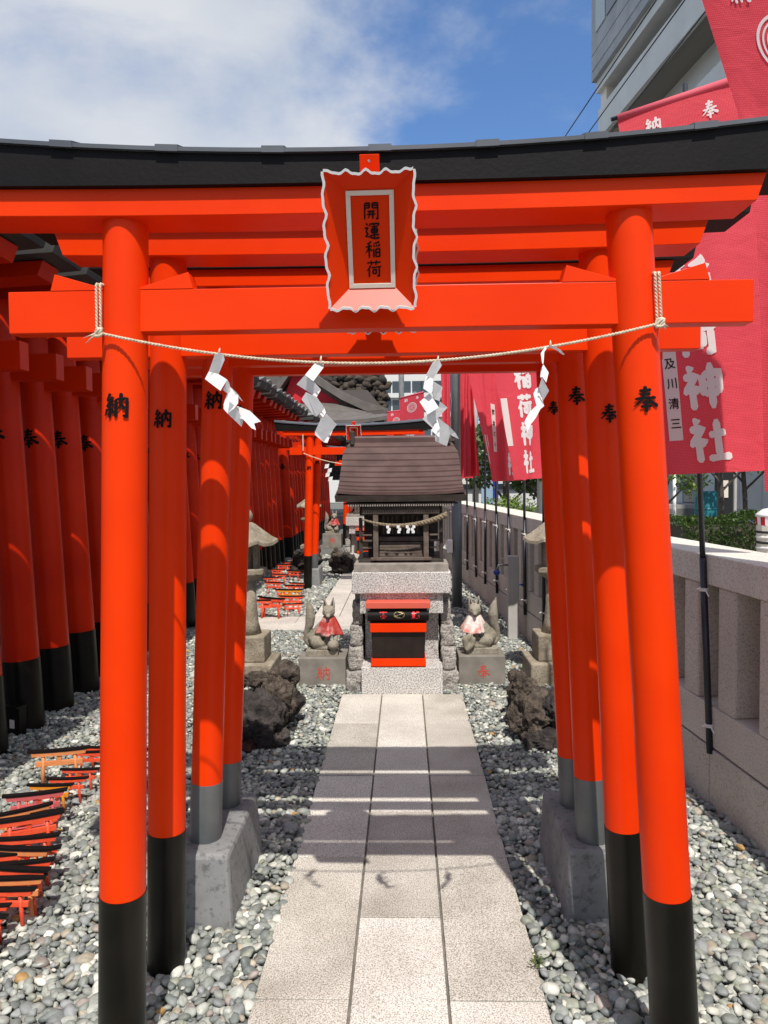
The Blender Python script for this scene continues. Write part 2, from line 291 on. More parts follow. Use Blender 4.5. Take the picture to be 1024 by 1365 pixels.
# kind: h bar, v upright, p sweep thinning, n sweep swelling, d dot, k hooked corner (no smoothing)
STR = {
'奉': [('h',(28,20),(72,16)),('h',(30,34),(68,31)),('h',(12,50),(90,44)),('p',(50,3),(46,30),(32,55),(6,78)),('n',(54,44),(70,60),(97,76)),('h',(36,64),(66,62)),('h',(30,79),(70,75)),('v',(50,54),(50,99))],
'納': [('p',(28,3),(22,14),(12,26)),('h',(12,26),(28,28)),('p',(40,16),(28,34),(10,50)),('h',(10,50),(40,46)),('d',(34,36),(42,50)),('v',(26,48),(26,96)),('p',(14,60),(11,72),(3,86)),('d',(34,58),(42,76)),('v',(52,24),(50,94)),('k',(52,26),(91,22),(89,92),(76,84)),('p',(70,2),(69,36),(66,50),(56,66)),('d',(70,40),(82,62))],
'神': [('d',(16,3),(27,16)),('k',(5,29),(37,24),(4,64)),('v',(23,46),(24,99)),('d',(27,48),(42,60)),('v',(49,25),(51,70)),('k',(50,26),(91,22),(87,68)),('h',(52,46),(86,44)),('h',(52,66),(86,65)),('v',(70,1),(69,99))],
'社': [('d',(16,3),(27,16)),('k',(5,29),(37,24),(4,64)),('v',(23,46),(24,99)),('d',(27,48),(42,60)),('h',(50,41),(90,36)),('v',(70,8),(70,88)),('h',(44,91),(99,87))],
'稲': [('p',(40,4),(28,12),(12,17)),('h',(5,34),(45,28)),('v',(26,12),(26,97)),('p',(26,36),(17,52),(3,68)),('d',(28,40),(44,56)),('p',(90,5),(74,11),(52,15)),('d',(54,21),(60,34)),('d',(71,19),(74,32)),('p',(92,17),(88,26),(81,35)),('v',(55,44),(54,93)),('v',(68,46),(68,90)),('k',(68,46),(92,44),(91,92)),('h',(68,66),(90,65)),('h',(68,88),(90,87))],
'荷': [('h',(6,16),(94,13)),('v',(34,3),(36,28)),('v',(67,2),(62,28)),('p',(30,30),(22,44),(4,63)),('v',(20,50),(20,98)),('h',(34,43),(97,38)),('v',(43,56),(45,80)),('k',(43,56),(65,54),(63,80)),('h',(45,78),(63,77)),('k',(83,40),(83,93),(69,88))],
'開': [('v',(12,8),(10,98)),('k',(12,10),(41,9),(40,36)),('h',(14,22),(38,21)),('h',(14,35),(38,34)),('v',(58,8),(58,36)),('k',(58,9),(91,8),(91,95),(78,90)),('h',(60,21),(88,20)),('h',(60,35),(88,34)),('h',(28,53),(73,51)),('h',(23,70),(77,67)),('p',(42,53),(40,74),(28,94)),('v',(60,51),(60,95))],
'運': [('d',(12,8),(23,20)),('k',(4,38),(26,34),(13,56),(25,68),(8,84)),('n',(8,84),(32,84),(60,93),(99,90)),('d',(37,13),(35,27)),('k',(37,14),(94,12),(86,25)),('h',(46,30),(85,28)),('v',(46,42),(47,63)),('k',(46,42),(84,40),(82,63)),('h',(47,52),(82,51)),('h',(47,62),(82,61)),('h',(36,77),(95,73)),('v',(64,18),(64,88))],
}
def glyph(ch, wd=9.0):
    """strokes -> list of (verts2d in -0.5..0.5, y up ; quads)"""
    out = []
    for st in STR[ch]:
        k = st[0]; P = list(st[1:])
        if k == 'k':
            q = []
            for a, b in zip(P[:-1], P[1:]): q += [(a[0]+(b[0]-a[0])*t/5, a[1]+(b[1]-a[1])*t/5) for t in range(5)]
            q.append(P[-1])
        else: q = cr(P, 6 if len(P) > 2 else 8)
        n = len(q); vs = []
        for i, p in enumerate(q):
            a = q[max(i-1, 0)]; b = q[min(i+1, n-1)]; dx, dy = b[0]-a[0], b[1]-a[1]; l = hypot(dx, dy) or 1; nx, ny = -dy/l, dx/l
            t = i/(n-1)
            f = {'h': 0.86+0.35*abs(2*t-1)**3+0.1*t-0.1, 'v': 1.12-0.1*sin(pi*t), 'p': 1.2*(1-t)**0.55+0.08, 'n': 0.35+1.0*t**0.8 if t < .93 else 0.6, 'd': 0.45+0.95*t, 'k': 0.95+0.12*abs(2*t-1)}[k]
            e = min(1.0, 0.45+min(t, 1-t)*6) if k != 'p' else min(1.0, 0.5+t*6)
            h_ = wd*0.5*f*e
            vs.append(((p[0]+nx*h_-50)/100, (50-p[1]-ny*h_)/100)); vs.append(((p[0]-nx*h_-50)/100, (50-p[1]+ny*h_)/100))
        out.append((vs, [(2*i, 2*i+1, 2*i+3, 2*i+2) for i in range(n-1)]))
    return out
def write(mb, ch, cu_, cv, size, fn, wd=9.0, step=0.00012, asp=1.0):
    for k, (vs, fs) in enumerate(glyph(ch, wd)):
        mb.quadmesh([fn(cu_+x*size*asp, cv+y*size, k*step) for x, y in vs], fs)
_fc = {}
def font_glyph(ch):
    if ch in _fc: return _fc[ch]
    cu = bpy.data.curves.new('lettering', 'FONT'); cu.body = ch; cu.size = 1; cu.offset = 0.012; cu.resolution_u = 3
    o = bpy.data.objects.new('lettering', cu); COL.objects.link(o)
    me = bpy.data.meshes.new_from_object(o.evaluated_get(bpy.context.evaluated_depsgraph_get()))
    vs = [v.co.copy() for v in me.vertices]; xs = [v.x for v in vs]; ys = [v.y for v in vs]; mx_, my_ = (min(xs)+max(xs))/2, (min(ys)+max(ys))/2
    fs = [tuple(p.vertices) for p in me.polygons]; bpy.data.objects.remove(o); bpy.data.curves.remove(cu); bpy.data.meshes.remove(me)
    _fc[ch] = ([(v.x-mx_, v.y-my_) for v in vs], fs); return _fc[ch]
def write_font(mb, ch, cu_, cv, size, fn):
    vs, fs = font_glyph(ch); mb.quadmesh([fn(cu_+x*size, cv+y*size, 0) for x, y in vs], fs)

# ------------------------------------------------------------------ ground and path
g = MB().box(-400, 400, -60, 1500, -0.5, -0.035).build('ground', GRND); tag(g, kind='structure')
def path(x0, x1, y0, y1, ztop, rows, horizontal=False, mats=(GRAN, GRAN2), phase=(0, .5, 0)):
    base = MB().box(x0, x1, y0, y1, -0.06, ztop-0.012).build('path', MORT); tag(base, kind='structure')
    rr = random.Random(5)
    n = rows; gp = 0.0045
    Lg = 0.873
    a0, a1 = (x0, x1) if not horizontal else (y0, y1); b0, b1 = (y0, y1) if not horizontal else (x0, x1)
    for r in range(n):
        u0_, u1_ = a0+(a1-a0)*r/n, a0+(a1-a0)*(r+1)/n
        s = b0-Lg*phase[r % len(phase)] if phase[r % len(phase)] else b0
        while s < b1-0.02:
            e = min(s+Lg, b1); ss = max(s, b0)
            if e-ss > 0.03:
                dz = rr.uniform(-0.0012, 0.0012)
                bx = (u0_+gp, u1_-gp, ss+gp*.5, e-gp*.5) if not horizontal else (ss+gp*.5, e-gp*.5, u0_+gp, u1_-gp)
                MB().box(*bx, ztop-0.05, ztop+dz).build('paving_slab', mats[0] if rr.random() < 0.6 else mats[1], base, bevel=0.0025)
            s += Lg
    return base
# seams measured: outer rows at 2.23, 3.11, 3.985, 4.86 ; centre row at 2.67, 3.54, 4.42
p1 = path(-0.484, 0.424, 0.485, 5.52, 0.0, 3, phase=(0, .5, 0))
p2 = path(-1.085, -0.18, 8.76, 14.2, 0.0, 3, phase=(0, .5, 0), mats=(GRAN, GRAN))
p3 = path(-2.3, -0.18, 7.95, 8.745, 0.0, 2, horizontal=True, phase=(0.3, .8), mats=(GRAN, GRAN))

# ------------------------------------------------------------------ pebbles (uncountable)
def ico(sub):
    bm = bmesh.new(); bmesh.ops.create_icosphere(bm, subdivisions=sub, radius=1)
    v = np.array([p.co[:] for p in bm.verts], float); f = np.array([[q.index for q in fc.verts] for fc in bm.faces]); bm.free(); return v, f
def pebbles(name, regions, sub, dens, size, label):
    v0, f0 = ico(sub); protos = []
    for k in range(14):
        q = v0.copy()
        for i in range(len(q)):
            p = Vector(v0[i]); q[i] *= 1+0.30*noise.noise(p*1.1+Vector((k*5.1, 0, 0)))+0.12*noise.noise(p*2.5+Vector((0, k*3.7, 0)))
        protos.append(q)
    protos = np.array(protos)
    P = []
    for (xa, xb, ya, yb, za, fx) in regions:
        s = sqrt(1/dens)
        for layer in range(2):
            xs = np.arange(xa, xb, s); ys = np.arange(ya, yb, s*0.9)
            X, Y = np.meshgrid(xs, ys); X = X+(np.arange(len(ys))[:, None] % 2)*s*0.5
            X = X.ravel()+rng.uniform(-.42, .42, X.size)*s; Y = Y.ravel()+rng.uniform(-.42, .42, Y.size)*s
            Z = np.full(X.size, za-0.016 if layer == 0 else za+0.001)+rng.uniform(-.006, .006, X.size)
            if layer == 1: keep = rng.random(X.size) < 0.80
            else: keep = np.ones(X.size, bool)
            if fx: 
                a_, b_ = fx; keep &= (X < a_-b_*Y-0.005)
            P.append(np.stack([X, Y, Z], 1)[keep])
    P = np.concatenate(P); n = len(P)
    und = np.array([noise.noise(Vector((p[0]*2.2, p[1]*2.2, 0))) for p in P]); P[:, 2] += und*0.012
    s = size*np.clip(rng.lognormal(0, 0.32, n), 0.48, 1.9)
    S = np.stack([s, s*rng.uniform(.62, .95, n), s*rng.uniform(.38, .62, n)], 1)
    yaw = rng.uniform(0, 2*pi, n); tl = rng.normal(0, 0.30, n); tm = rng.normal(0, 0.30, n)
    cz, sz_, cx_, sx_, cy_, sy_ = np.cos(yaw), np.sin(yaw), np.cos(tl), np.sin(tl), np.cos(tm), np.sin(tm)
    Rz = np.zeros((n, 3, 3)); Rz[:, 0, 0] = cz; Rz[:, 0, 1] = -sz_; Rz[:, 1, 0] = sz_; Rz[:, 1, 1] = cz; Rz[:, 2, 2] = 1
    Rx = np.zeros((n, 3, 3)); Rx[:, 0, 0] = 1; Rx[:, 1, 1] = cx_; Rx[:, 1, 2] = -sx_; Rx[:, 2, 1] = sx_; Rx[:, 2, 2] = cx_
    Ry = np.zeros((n, 3, 3)); Ry[:, 1, 1] = 1; Ry[:, 0, 0] = cy_; Ry[:, 0, 2] = sy_; Ry[:, 2, 0] = -sy_; Ry[:, 2, 2] = cy_
    M = Rx@Ry@Rz
    V = protos[rng.integers(0, 14, n)]*S[:, None, :]
    V = np.einsum('nij,nkj->nki', M, V)+P[:, None, :]
    F = f0[None]+(np.arange(n)*len(v0))[:, None, None]
    me = bpy.data.meshes.new(name); nv = n*len(v0); nf = n*len(f0)
    me.vertices.add(nv); me.vertices.foreach_set('co', V.reshape(-1)); me.loops.add(nf*3); me.loops.foreach_set('vertex_index', F.reshape(-1).astype(np.int32))
    me.polygons.add(nf); me.polygons.foreach_set('loop_start', np.arange(nf, dtype=np.int32)*3); me.polygons.foreach_set('use_smooth', np.ones(nf, bool))
    me.update(calc_edges=True)
    pal = np.array([(.20, .215, .205), (.27, .28, .265), (.34, .35, .335), (.15, .165, .165), (.42, .42, .395), (.52, .51, .47), (.26, .275, .235), (.24, .25, .26), (.33, .29, .235), (.27, .23, .215), (.60, .59, .56), (.17, .18, .185)])
    w_ = np.array([17, 17, 13, 9, 9, 4.5, 8, 10, 3.0, 3, 2.5, 7]); w_ = w_/w_.sum()
    c = pal[rng.choice(len(pal), n, p=w_)]*rng.uniform(1.0, 1.5, n)[:, None]*np.array([1.0, 1.0, .94])
    rare = rng.random(n) < 0.004; c[rare] = (.42, .25, .09)
    at = me.color_attributes.new('pebble_colour', 'FLOAT_COLOR', 'POINT')
    cc = np.ones((n, len(v0), 4)); cc[:, :, :3] = c[:, None, :]; at.data.foreach_set('color', cc.reshape(-1))
    me.materials.append(PEB); o = bpy.data.objects.new(name, me); COL.objects.link(o)
    tag(o, label, 'pebbles', kind='stuff'); return o
pebbles('pebbles', [(-2.45, -0.492, 1.0, 3.75, 0, None), (0.435, 1.66, 1.0, 3.75, 0, (1.74, .07))], 2, 1400, 0.0172, 'loose grey river pebbles covering the ground either side of the granite path')
pebbles('pebbles', [(-2.7, -0.492, 3.75, 7.94, 0, None), (0.435, 1.6, 3.75, 7.94, 0, (1.74, .07)), (-0.49, 0.43, 5.55, 7.94, -.01, None)], 1, 1300, 0.0178, 'pale grey pebbles around the shrine and fox pedestals')
pebbles('pebbles', [(-2.75, -1.095, 8.76, 16.0, 0, None), (-0.17, 1.2, 7.94, 14.0, 0, (1.74, .07))], 1, 420, 0.030, 'distant grey pebbles beyond the cross path around the second shrine')

# ------------------------------------------------------------------ torii gates
def beam(profile, xs, zf, ends=None):
    """profile: list of (y,z); xs stations; zf(x) lift; ends=(slantL,slantR): x shift per metre of z at the ends"""
    mb = MB(); n = len(profile); zm = sum(p[1] for p in profile)/n; vs = []
    lo_, hi_ = zf if isinstance(zf, tuple) else (zf, zf)
    for i, x in enumerate(xs):
        for (y, z) in profile:
            dx = 0; zf = hi_ if z > zm else lo_
            if ends and i == 0: dx = -ends*(z-zm)
            if ends and i == len(xs)-1: dx = ends*(z-zm)
            vs.append((x+dx, y, z+zf(x)))
    k = len(xs)
    fs = [(i*n+j, i*n+(j+1) % n, (i+1)*n+(j+1) % n, (i+1)*n+j) for i in range(k-1) for j in range(n)]+[tuple(range(n))[::-1], tuple(range((k-1)*n, k*n))]
    return mb.quadmesh(vs, fs)
def lin(a, b, n): return [a+(b-a)*i/(n-1) for i in range(n)]
def post_pts(xf, xt, zt, k=7): return [Vector((xf+(xt-xf)*t/(k-1), 0, zt*t/(k-1))) for t in range(k)]
def make_torii(name, loc, label, group, Lf, Lt, Rf, Rt, ztop, r, band, nuki, shim, kas, redm=RED, bandm=BLK, foot=(-0.05, -0.05), glyphs=('納', '奉'), gz_=1.8, gs=0.066, wedge=True, flare=0.05, chars=True, cat='torii', wd=12, battens=True, gyaw=(0, 0)):
    """coordinates local to loc; Lf,Rf feet x at z=0; Lt,Rt tops x at ztop"""
    t = thing(name, loc, label, cat, group)
    for s, (xf, xt) in enumerate(((Lf, Lt), (Rf, Rt))):
        X = lambda z, xf=xf, xt=xt: xf+(xt-xf)*z/ztop
        zb = band[s]; zf0 = foot[s]
        p = MB().tube([(X(z), 0, z) for z in lin(zb-0.003, ztop, 6)], [r*1.0-0.004*i/5 for i in range(6)], 40).build('post', redm, t, smooth=True)
        e = p.modifiers.new('split', 'EDGE_SPLIT'); e.split_angle = radians(50)
        q = MB().tube([(X(z), 0, z) for z in lin(zf0, zb, 4)], [r*1.025]*4, 40).build('post_sleeve', bandm, t, smooth=True)
        e = q.modifiers.new('split', 'EDGE_SPLIT'); e.split_angle = radians(50)
        if chars:
            mb = MB(); a0 = gyaw[s]
            def fn(u, v, d, X=X, r=r, a0=a0):
                a = u/r+a0; rr = r+0.0008+d; z = gz_+v; return (X(z)+rr*sin(a), -rr*cos(a), z)
            write(mb, glyphs[s], 0, 0, gs, fn, wd=wd)
            mb.build('inscription', INK, p)
    zb, zt, xl, xr, th = nuki
    MB().box(xl, xr, -th/2, th/2, zb, zt).build('tie_beam', redm, t, bevel=0.002)
    if wedge:
        def px(xf, xt): return xf+(xt-xf)*zt/ztop
        for (xf, xt) in ((Lf, Lt), (Rf, Rt)):
            c = px(xf, xt)
            for d in (-1, 1):
                a, b = c+d*(r-0.012), c+d*(r+0.125)
                mbw = MB().prism([(a, -th/2-.001, zt+.0005), (b, -th/2-.001, zt+.0005), (b-d*0.012, -th/2-.001, zt+0.043), (a, -th/2-.001, zt+0.006)], (0, 1, 0), th+.002)
                mbw.build('wedge', redm, t, bevel=0.001)
    zb, zt, xl, xr, yf, yb = shim
    xc = (xl+xr)/2; hw = (xr-xl)/2
    zf = lambda x: flare*0.20*(abs(x-xc)/hw)**2.2
    zhi = lambda x: flare*(abs(x-xc)/hw)**2.0
    beam([(yf, zb), (yb, zb), (yb, zt), (yf, zt)], lin(xl, xr, 17), zf, 0.35).build('lower_lintel', redm, t, bevel=0.0015)
    zb, zt, xl, xr, yf, yb = kas
    xc2 = (xl+xr)/2; hw2 = (xr-xl)/2
    zf2 = zhi
    beam([(yf, zb), (yb, zb), (yb, zt), (yf, zt)], lin(xl, xr, 21), (zf, zhi), 0.35).build('top_lintel', BLKW, t, bevel=0.001)
    ym = (yf+yb)/2; dd = (yb-yf)/2+0.012; rh = dd*0.36
    rf = beam([(yf-.012, zt-.006), (yb+.012, zt-.006), (yb+.012, zt+.004), (ym, zt+rh), (yf-.012, zt+.004)], lin(xl-.01, xr+.01, 21), zf2, 0.35).build('roof_cap', ROOFM, t)
    if battens:
        for x in [xl+0.12+0.262*i for i in range(12)]:
            if x > xr-0.05: break
            beam([(yf-.0145, zt-.008), (ym, zt-.006+rh), (yb+.0145, zt-.008), (yb+.0145, zt+.008), (ym, zt+rh+.006), (yf-.0145, zt+.008)], [x-0.028, x+0.028], zf2).build('cap_seam', ROOFM, rf)
    return t

def make_plaque(loc, label, tilt=radians(21), writing=True):
    t = thing('name_plaque', loc, label, 'plaque', 'name plaques hung on the front gates'); t.rotation_euler = (tilt, 0, radians(-1))
    w2, h2, iw, ih, d = 0.103, 0.153, 0.046, 0.100, 0.048
    # inner board facing -Y, outer frame flares toward -Y
    MB().box(-iw, iw, -0.006, 0.012, -ih, ih).build('board', RED, t)
    fr = MB()
    bw = 0.011
    for (a, b, c, e) in ((-iw-bw, iw+bw, ih, ih+bw), (-iw-bw, iw+bw, -ih-bw, -ih), (-iw-bw, -iw, -ih, ih), (iw, iw+bw, -ih, ih)): fr.box(a, b, -0.012, 0.010, c, e)
    fr.build('inner_border', WHITE, t, bevel=0.0008)
    n = 40
    io = iw+bw, ih+bw
    def outer(s, k):   # side s, k 0..1 -> wavy edge point
        wv = 0.0045*sin(k*2*pi*4.5+0.6)+0.002*sin(k*2*pi*9)
        env = sin(pi*k)**0.4 if 0 < k < 1 else 0
        wv *= env
        if s == 0: return (-w2+2*w2*k, h2+wv-0.006*env)
        if s == 1: return (w2+wv*0.8, h2-2*h2*k)
        if s == 2: return (w2-2*w2*k, -h2-wv)
        return (-w2+wv*0.8, -h2+2*h2*k)
    def inner(s, k):
        a, b = io
        return [(-a+2*a*k, b), (a, b-2*b*k), (a-2*a*k, -b), (-a, -b+2*b*k)][s]
    for s in range(4):
        mb = MB(); vs = []
        for i in range(n+1):
            k = i/n; o = outer(s, k); q = inner(s, k)
            fr_ = [(o[1]-io[1])/(h2-io[1]), (o[0]-io[0])/(w2-io[0]), (-io[1]-o[1])/(h2-io[1]), (-io[0]-o[0])/(w2-io[0])][s]; sl_ = -.008-(d-.008)*fr_
            vs += [(q[0], -0.008, q[1]), (o[0], sl_, o[1]), (o[0], sl_+0.010, o[1]), (q[0], 0.006, q[1])]
        fs = []
        for i in range(n):
            for j in range(4): fs.append((4*i+j, 4*i+(j+1) % 4, 4*i+4+(j+1) % 4, 4*i+4+j))
        fs += [(0, 1, 2, 3), (4*n+3, 4*n+2, 4*n+1, 4*n)]
        mb.quadmesh(vs, fs); mb.build('flared_border', PINK if s == 2 else RED, t)  # the lower border has the sky's glare in its colour
        ed = MB(); vs = []
        for i in range(n+1):
            k = i/n; o = outer(s, k); nx, nz_ = [(0, 1), (1, 0), (0, -1), (-1, 0)][s]
            vs += [(o[0]-nx*.001, -d-0.003, o[1]-nz_*.001), (o[0]+nx*.005, -d-0.003, o[1]+nz_*.005), (o[0]+nx*.005, -d+0.008, o[1]+nz_*.005), (o[0]-nx*.001, -d+0.008, o[1]-nz_*.001)]
        ed.quadmesh(vs, fs); ed.build('white_edge', WHITEB, t)
    if writing:
        for i, ch in enumerate('開運稲荷'):
            mb = MB(); write(mb, ch, 0.002+0.001*i, 0.066-0.044*i, 0.041, lambda u, v, dd: (u, -0.0072-dd, v), wd=9.5, asp=0.95); mb.build('character', INK, t)
    MB().box(-0.022, 0.024, 0.004, 0.022, h2-0.01, h2+0.035).build('hanger', RED, t, bevel=0.001)
    MB().sphere((0.0, -0.002, h2+0.02), 0.004, 1).build('screw', STEEL, t)
    return t

cxg = -0.035
def gate(name, Y, label, group, **k):
    for q in ('Lf', 'Lt', 'Rf', 'Rt'): k[q] -= cxg
    for q in ('nuki', 'shim', 'kas'):
        a = list(k[q]); a[2] -= cxg; a[3] -= cxg; k[q] = tuple(a)
    return make_torii(name, (cxg, Y, 0), label, group, **k)
GG = 'vermilion torii standing over the granite path'
g1 = gate('torii_gate', 1.95, 'nearest vermilion torii, hung with the straw rope and the framed plaque in front', GG, Lf=-0.786, Lt=-0.717, Rf=0.716, Rt=0.577, ztop=2.30, r=0.0605, band=(0.497, 0.504), nuki=(1.990, 2.097, -1.02, 0.885, 0.056), shim=(2.267, 2.334, -1.10, 0.882, -0.070, 0.062), kas=(2.334, 2.410, -1.22, 1.10, -0.089, 0.089), gz_=1.797, gs=0.068, gyaw=(-0.02, -0.03))
g2 = gate('torii_gate', 2.38, 'second vermilion torii from the front, its posts painted black at the foot like the first', GG, Lf=-0.802, Lt=-0.741, Rf=0.722, Rt=0.607, ztop=2.335, r=0.060, band=(0.462, 0.478), nuki=(1.998, 2.076, -1.065, 0.922, 0.056), shim=(2.297, 2.376, -1.065, 0.915, -0.069, 0.06), kas=(2.376, 2.430, -1.17, 1.05, -0.088, 0.088), gz_=1.80, gs=0.062, wedge=False)
g3 = gate('torii_gate', 2.74, 'third vermilion torii, with grey foot sleeves at the front of the concrete blocks', GG, Lf=-0.775, Lt=-0.668, Rf=0.700, Rt=0.598, ztop=2.29, r=0.058, band=(0.480, 0.500), nuki=(2.022, 2.075, -0.98, 0.93, 0.05), shim=(2.296, 2.354, -1.05, 0.94, -0.074, 0.055), kas=(2.354, 2.405, -1.12, 1.02, -0.09, 0.09), bandm=GREY, foot=(0.255, 0.255), gz_=1.895, gs=0.070, wedge=False, flare=0.03)
g4 = gate('torii_gate', 3.03, 'fourth and rearmost vermilion torii of the front row, at the back of the concrete blocks', GG, Lf=-0.765, Lt=-0.653, Rf=0.700, Rt=0.580, ztop=2.11, r=0.054, band=(0.450, 0.470), nuki=(2.030, 2.070, -0.96, 0.88, 0.05), shim=(2.100, 2.155, -0.98, 0.88, -0.055, 0.045), kas=(2.155, 2.195, -1.02, 0.92, -0.08, 0.05), bandm=GREY, foot=(0.255, 0.255), gz_=1.88, gs=0.058, wedge=False, flare=0.03)
pl1 = make_plaque(A(495, 320, 1.83), 'framed red plaque with four black characters, white scalloped edge, hung on the nearest torii')
pl2 = make_plaque(A(508, 367, 2.22), 'second red plaque mostly hidden behind the front one, its scalloped foot below the tie beam')

def footing(x0, x1, y0, y1, h, label):
    t = thing('concrete_footing', ((x0+x1)/2, (y0+y1)/2, 0), label, 'concrete block', 'concrete footings of the rear gates'); a, b = (x1-x0)/2, (y1-y0)/2; c = 0.022
    MB().hexa([(-a-.02, -b-.02, -.06), (a+.02, -b-.02, -.06), (a+.02, b+.02, -.06), (-a-.02, b+.02, -.06), (-a, -b, h), (a, -b, h), (a, b, h), (-a, b, h)]).build('block', CONC, t, bevel=0.016)
    return t
footing(-0.86, -0.645, 2.60, 3.14, 0.262, 'tapered grey concrete block carrying two left gate posts')
footing(0.585, 0.80, 2.65, 3.18, 0.262, 'tapered grey concrete block carrying two right gate posts')
for gx, s in ((0, 0),):
    pass

# ------------------------------------------------------------------ rope and paper streamers on the first gate
def twisted(mb, pts, r, turns_per_m, strands=2, n=6, seg=0.004):
    P = [Vector(p) for p in pts]; Ls = [0]
    for a, b in zip(P[:-1], P[1:]): Ls.append(Ls[-1]+(b-a).length)
    T = Ls[-1]; k = max(8, int(T/seg))
    def at(s):
        for i in range(len(P)-1):
            if s <= Ls[i+1] or i == len(P)-2:
                t = (s-Ls[i])/(Ls[i+1]-Ls[i]); return P[i].lerp(P[i+1], t), (P[i+1]-P[i]).normalized()
    for st in range(strands):
        q = []
        for i in range(k+1):
            s = T*i/k; p, d = at(s); up = Vector((0, 1, 0)) if abs(d.y) < .9 else Vector((1, 0, 0)); a = d.cross(up).normalized(); b = a.cross(d)
            th = 2*pi*(turns_per_m*s+st/strands); q.append(p+(a*cos(th)+b*sin(th))*r*0.55)
        mb.tube(q, r*0.62, n)
    return mb
rp_ = thing('straw_rope', (0, 0, 0), 'thin twisted straw rope tied across the posts of the nearest torii', 'rope')
LT = A(133, 444, 1.885); RT = A(879, 431, 1.885); mid = A(535, 482, 1.85)
c = [LT.lerp(RT, i/40) for i in range(41)]
sag = ((LT+RT)/2).z-mid.z+0.003
c = [Vector((p.x, 1.885-0.035*(1-abs(2*i/40-1)**4), p.z-sag*(1-(2*i/40-1)**2))) for i, p in enumerate(c)]
CORD = c
def cord(x):
    for a, b in zip(c[:-1], c[1:]):
        if a.x <= x <= b.x: return a.lerp(b, (x-a.x)/(b.x-a.x))
    return c[20]
twisted(MB(), c, 0.0036, 55).build('main_cord', ROPE, rp_, smooth=True)
for (xa, ya, xb, yb) in ((131, 378, 132, 442), (876, 363, 879, 429)):
    up_, dn = A(xa, ya, 1.893), A(xb, yb, 1.893)
    mb = MB()
    for dx in (-0.005, 0.005): twisted(mb, [up_+Vector((dx, 0.05, .004)), up_+Vector((dx, 0, 0)), dn+Vector((dx, 0, 0)), dn+Vector((dx, .05, -.004))], 0.0036, 55)
    mb.build('tie_loop', ROPE, rp_, smooth=True)
for P0, s in ((LT, -1), (RT, 1)):
    mb = MB()
    for k in range(3): mb.tube([P0+Vector((0.009*cos(a*pi/6+k), -0.006-0.004*sin(a*pi/4+k), 0.010*sin(a*pi/6+k*2))) for a in range(13)], 0.0036, 6)
    for k in range(9):
        a = random.uniform(-.6, .25) if s < 0 else random.uniform(-1.7, .1); l_ = random.uniform(.02, .045)*(1 if s < 0 else .6)
        mb.tube([P0, P0+Vector((s*l_*.5*cos(a), -.004, l_*.5*sin(a))), P0+Vector((s*l_*cos(a), random.uniform(-.01, .01), l_*sin(a)-.004))], [.002, .0014, .0006], 5)
    mb.build('knot', ROPE, rp_, smooth=True)
SH = [(265, 460, 11.38, [[(250,130),(370,125),(395,220),(300,440),(155,400)], [(155,400),(300,440),(435,525),(330,695),(95,515)], [(435,525),(470,590),(480,690),(440,735),(368,680)], [(480,640),(600,770),(600,880),(540,960),(440,1040),(380,970),(378,900),(440,700)], [(470,860),(560,930),(620,1110),(680,1140),(650,1240),(440,1040)], [(560,930),(600,930),(780,1000),(945,1160),(840,1190),(870,1290),(800,1260),(680,1130),(620,1110)], [(480,630),(600,750),(675,860),(600,800)]]),
 (385, 470, 10.5, [[(385,125),(485,115),(490,205),(345,400),(230,310)], [(230,310),(345,400),(450,520),(335,590),(110,445)], [(450,520),(390,625),(330,590)], [(240,555),(390,625),(500,780),(385,895),(360,890),(180,655)], [(500,780),(520,840),(480,910),(435,860)], [(520,855),(670,1010),(490,1255),(365,1150),(370,1100),(440,950)], [(630,1050),(540,1265),(490,1255)]]),
 (550, 470, 10.5, [[(290,125),(380,115),(410,180),(290,370),(190,320)], [(190,320),(290,370),(280,540),(240,565),(150,500),(160,420)], [(290,400),(420,480),(380,680),(300,650),(270,560)], [(240,570),(370,770),(215,865),(100,690)], [(380,680),(490,770),(350,920),(290,1065),(140,930),(215,865),(370,770)], [(350,930),(385,1050),(375,1190),(265,1090)], [(355,910),(500,1020),(600,1120),(650,1210),(560,1170),(530,1140),(480,1310),(320,1240),(310,1170),(385,1185),(390,1050)]]),
 (690, 450, 10.5, [[(390,120),(440,108),(375,200),(362,370),(345,360),(325,220)], [(480,105),(600,170),(655,240),(625,235),(570,190),(430,125)], [(360,375),(435,490),(400,630),(345,550),(318,560),(330,440)], [(340,555),(440,745),(360,880),(300,690)], [(300,690),(330,800),(370,960),(320,1000),(250,1130),(180,1220),(140,1320),(95,1180),(160,1050),(265,950),(220,790),(250,720)]])]
SL = ['zigzag white paper streamer, leftmost on the rope, trailing to the right over the post characters', 'zigzag white paper streamer hanging left of the red plaque', 'crumpled white paper streamer hanging in front of the little shrine roof', 'twisted narrow white paper streamer, rightmost on the rope beside the dark characters']
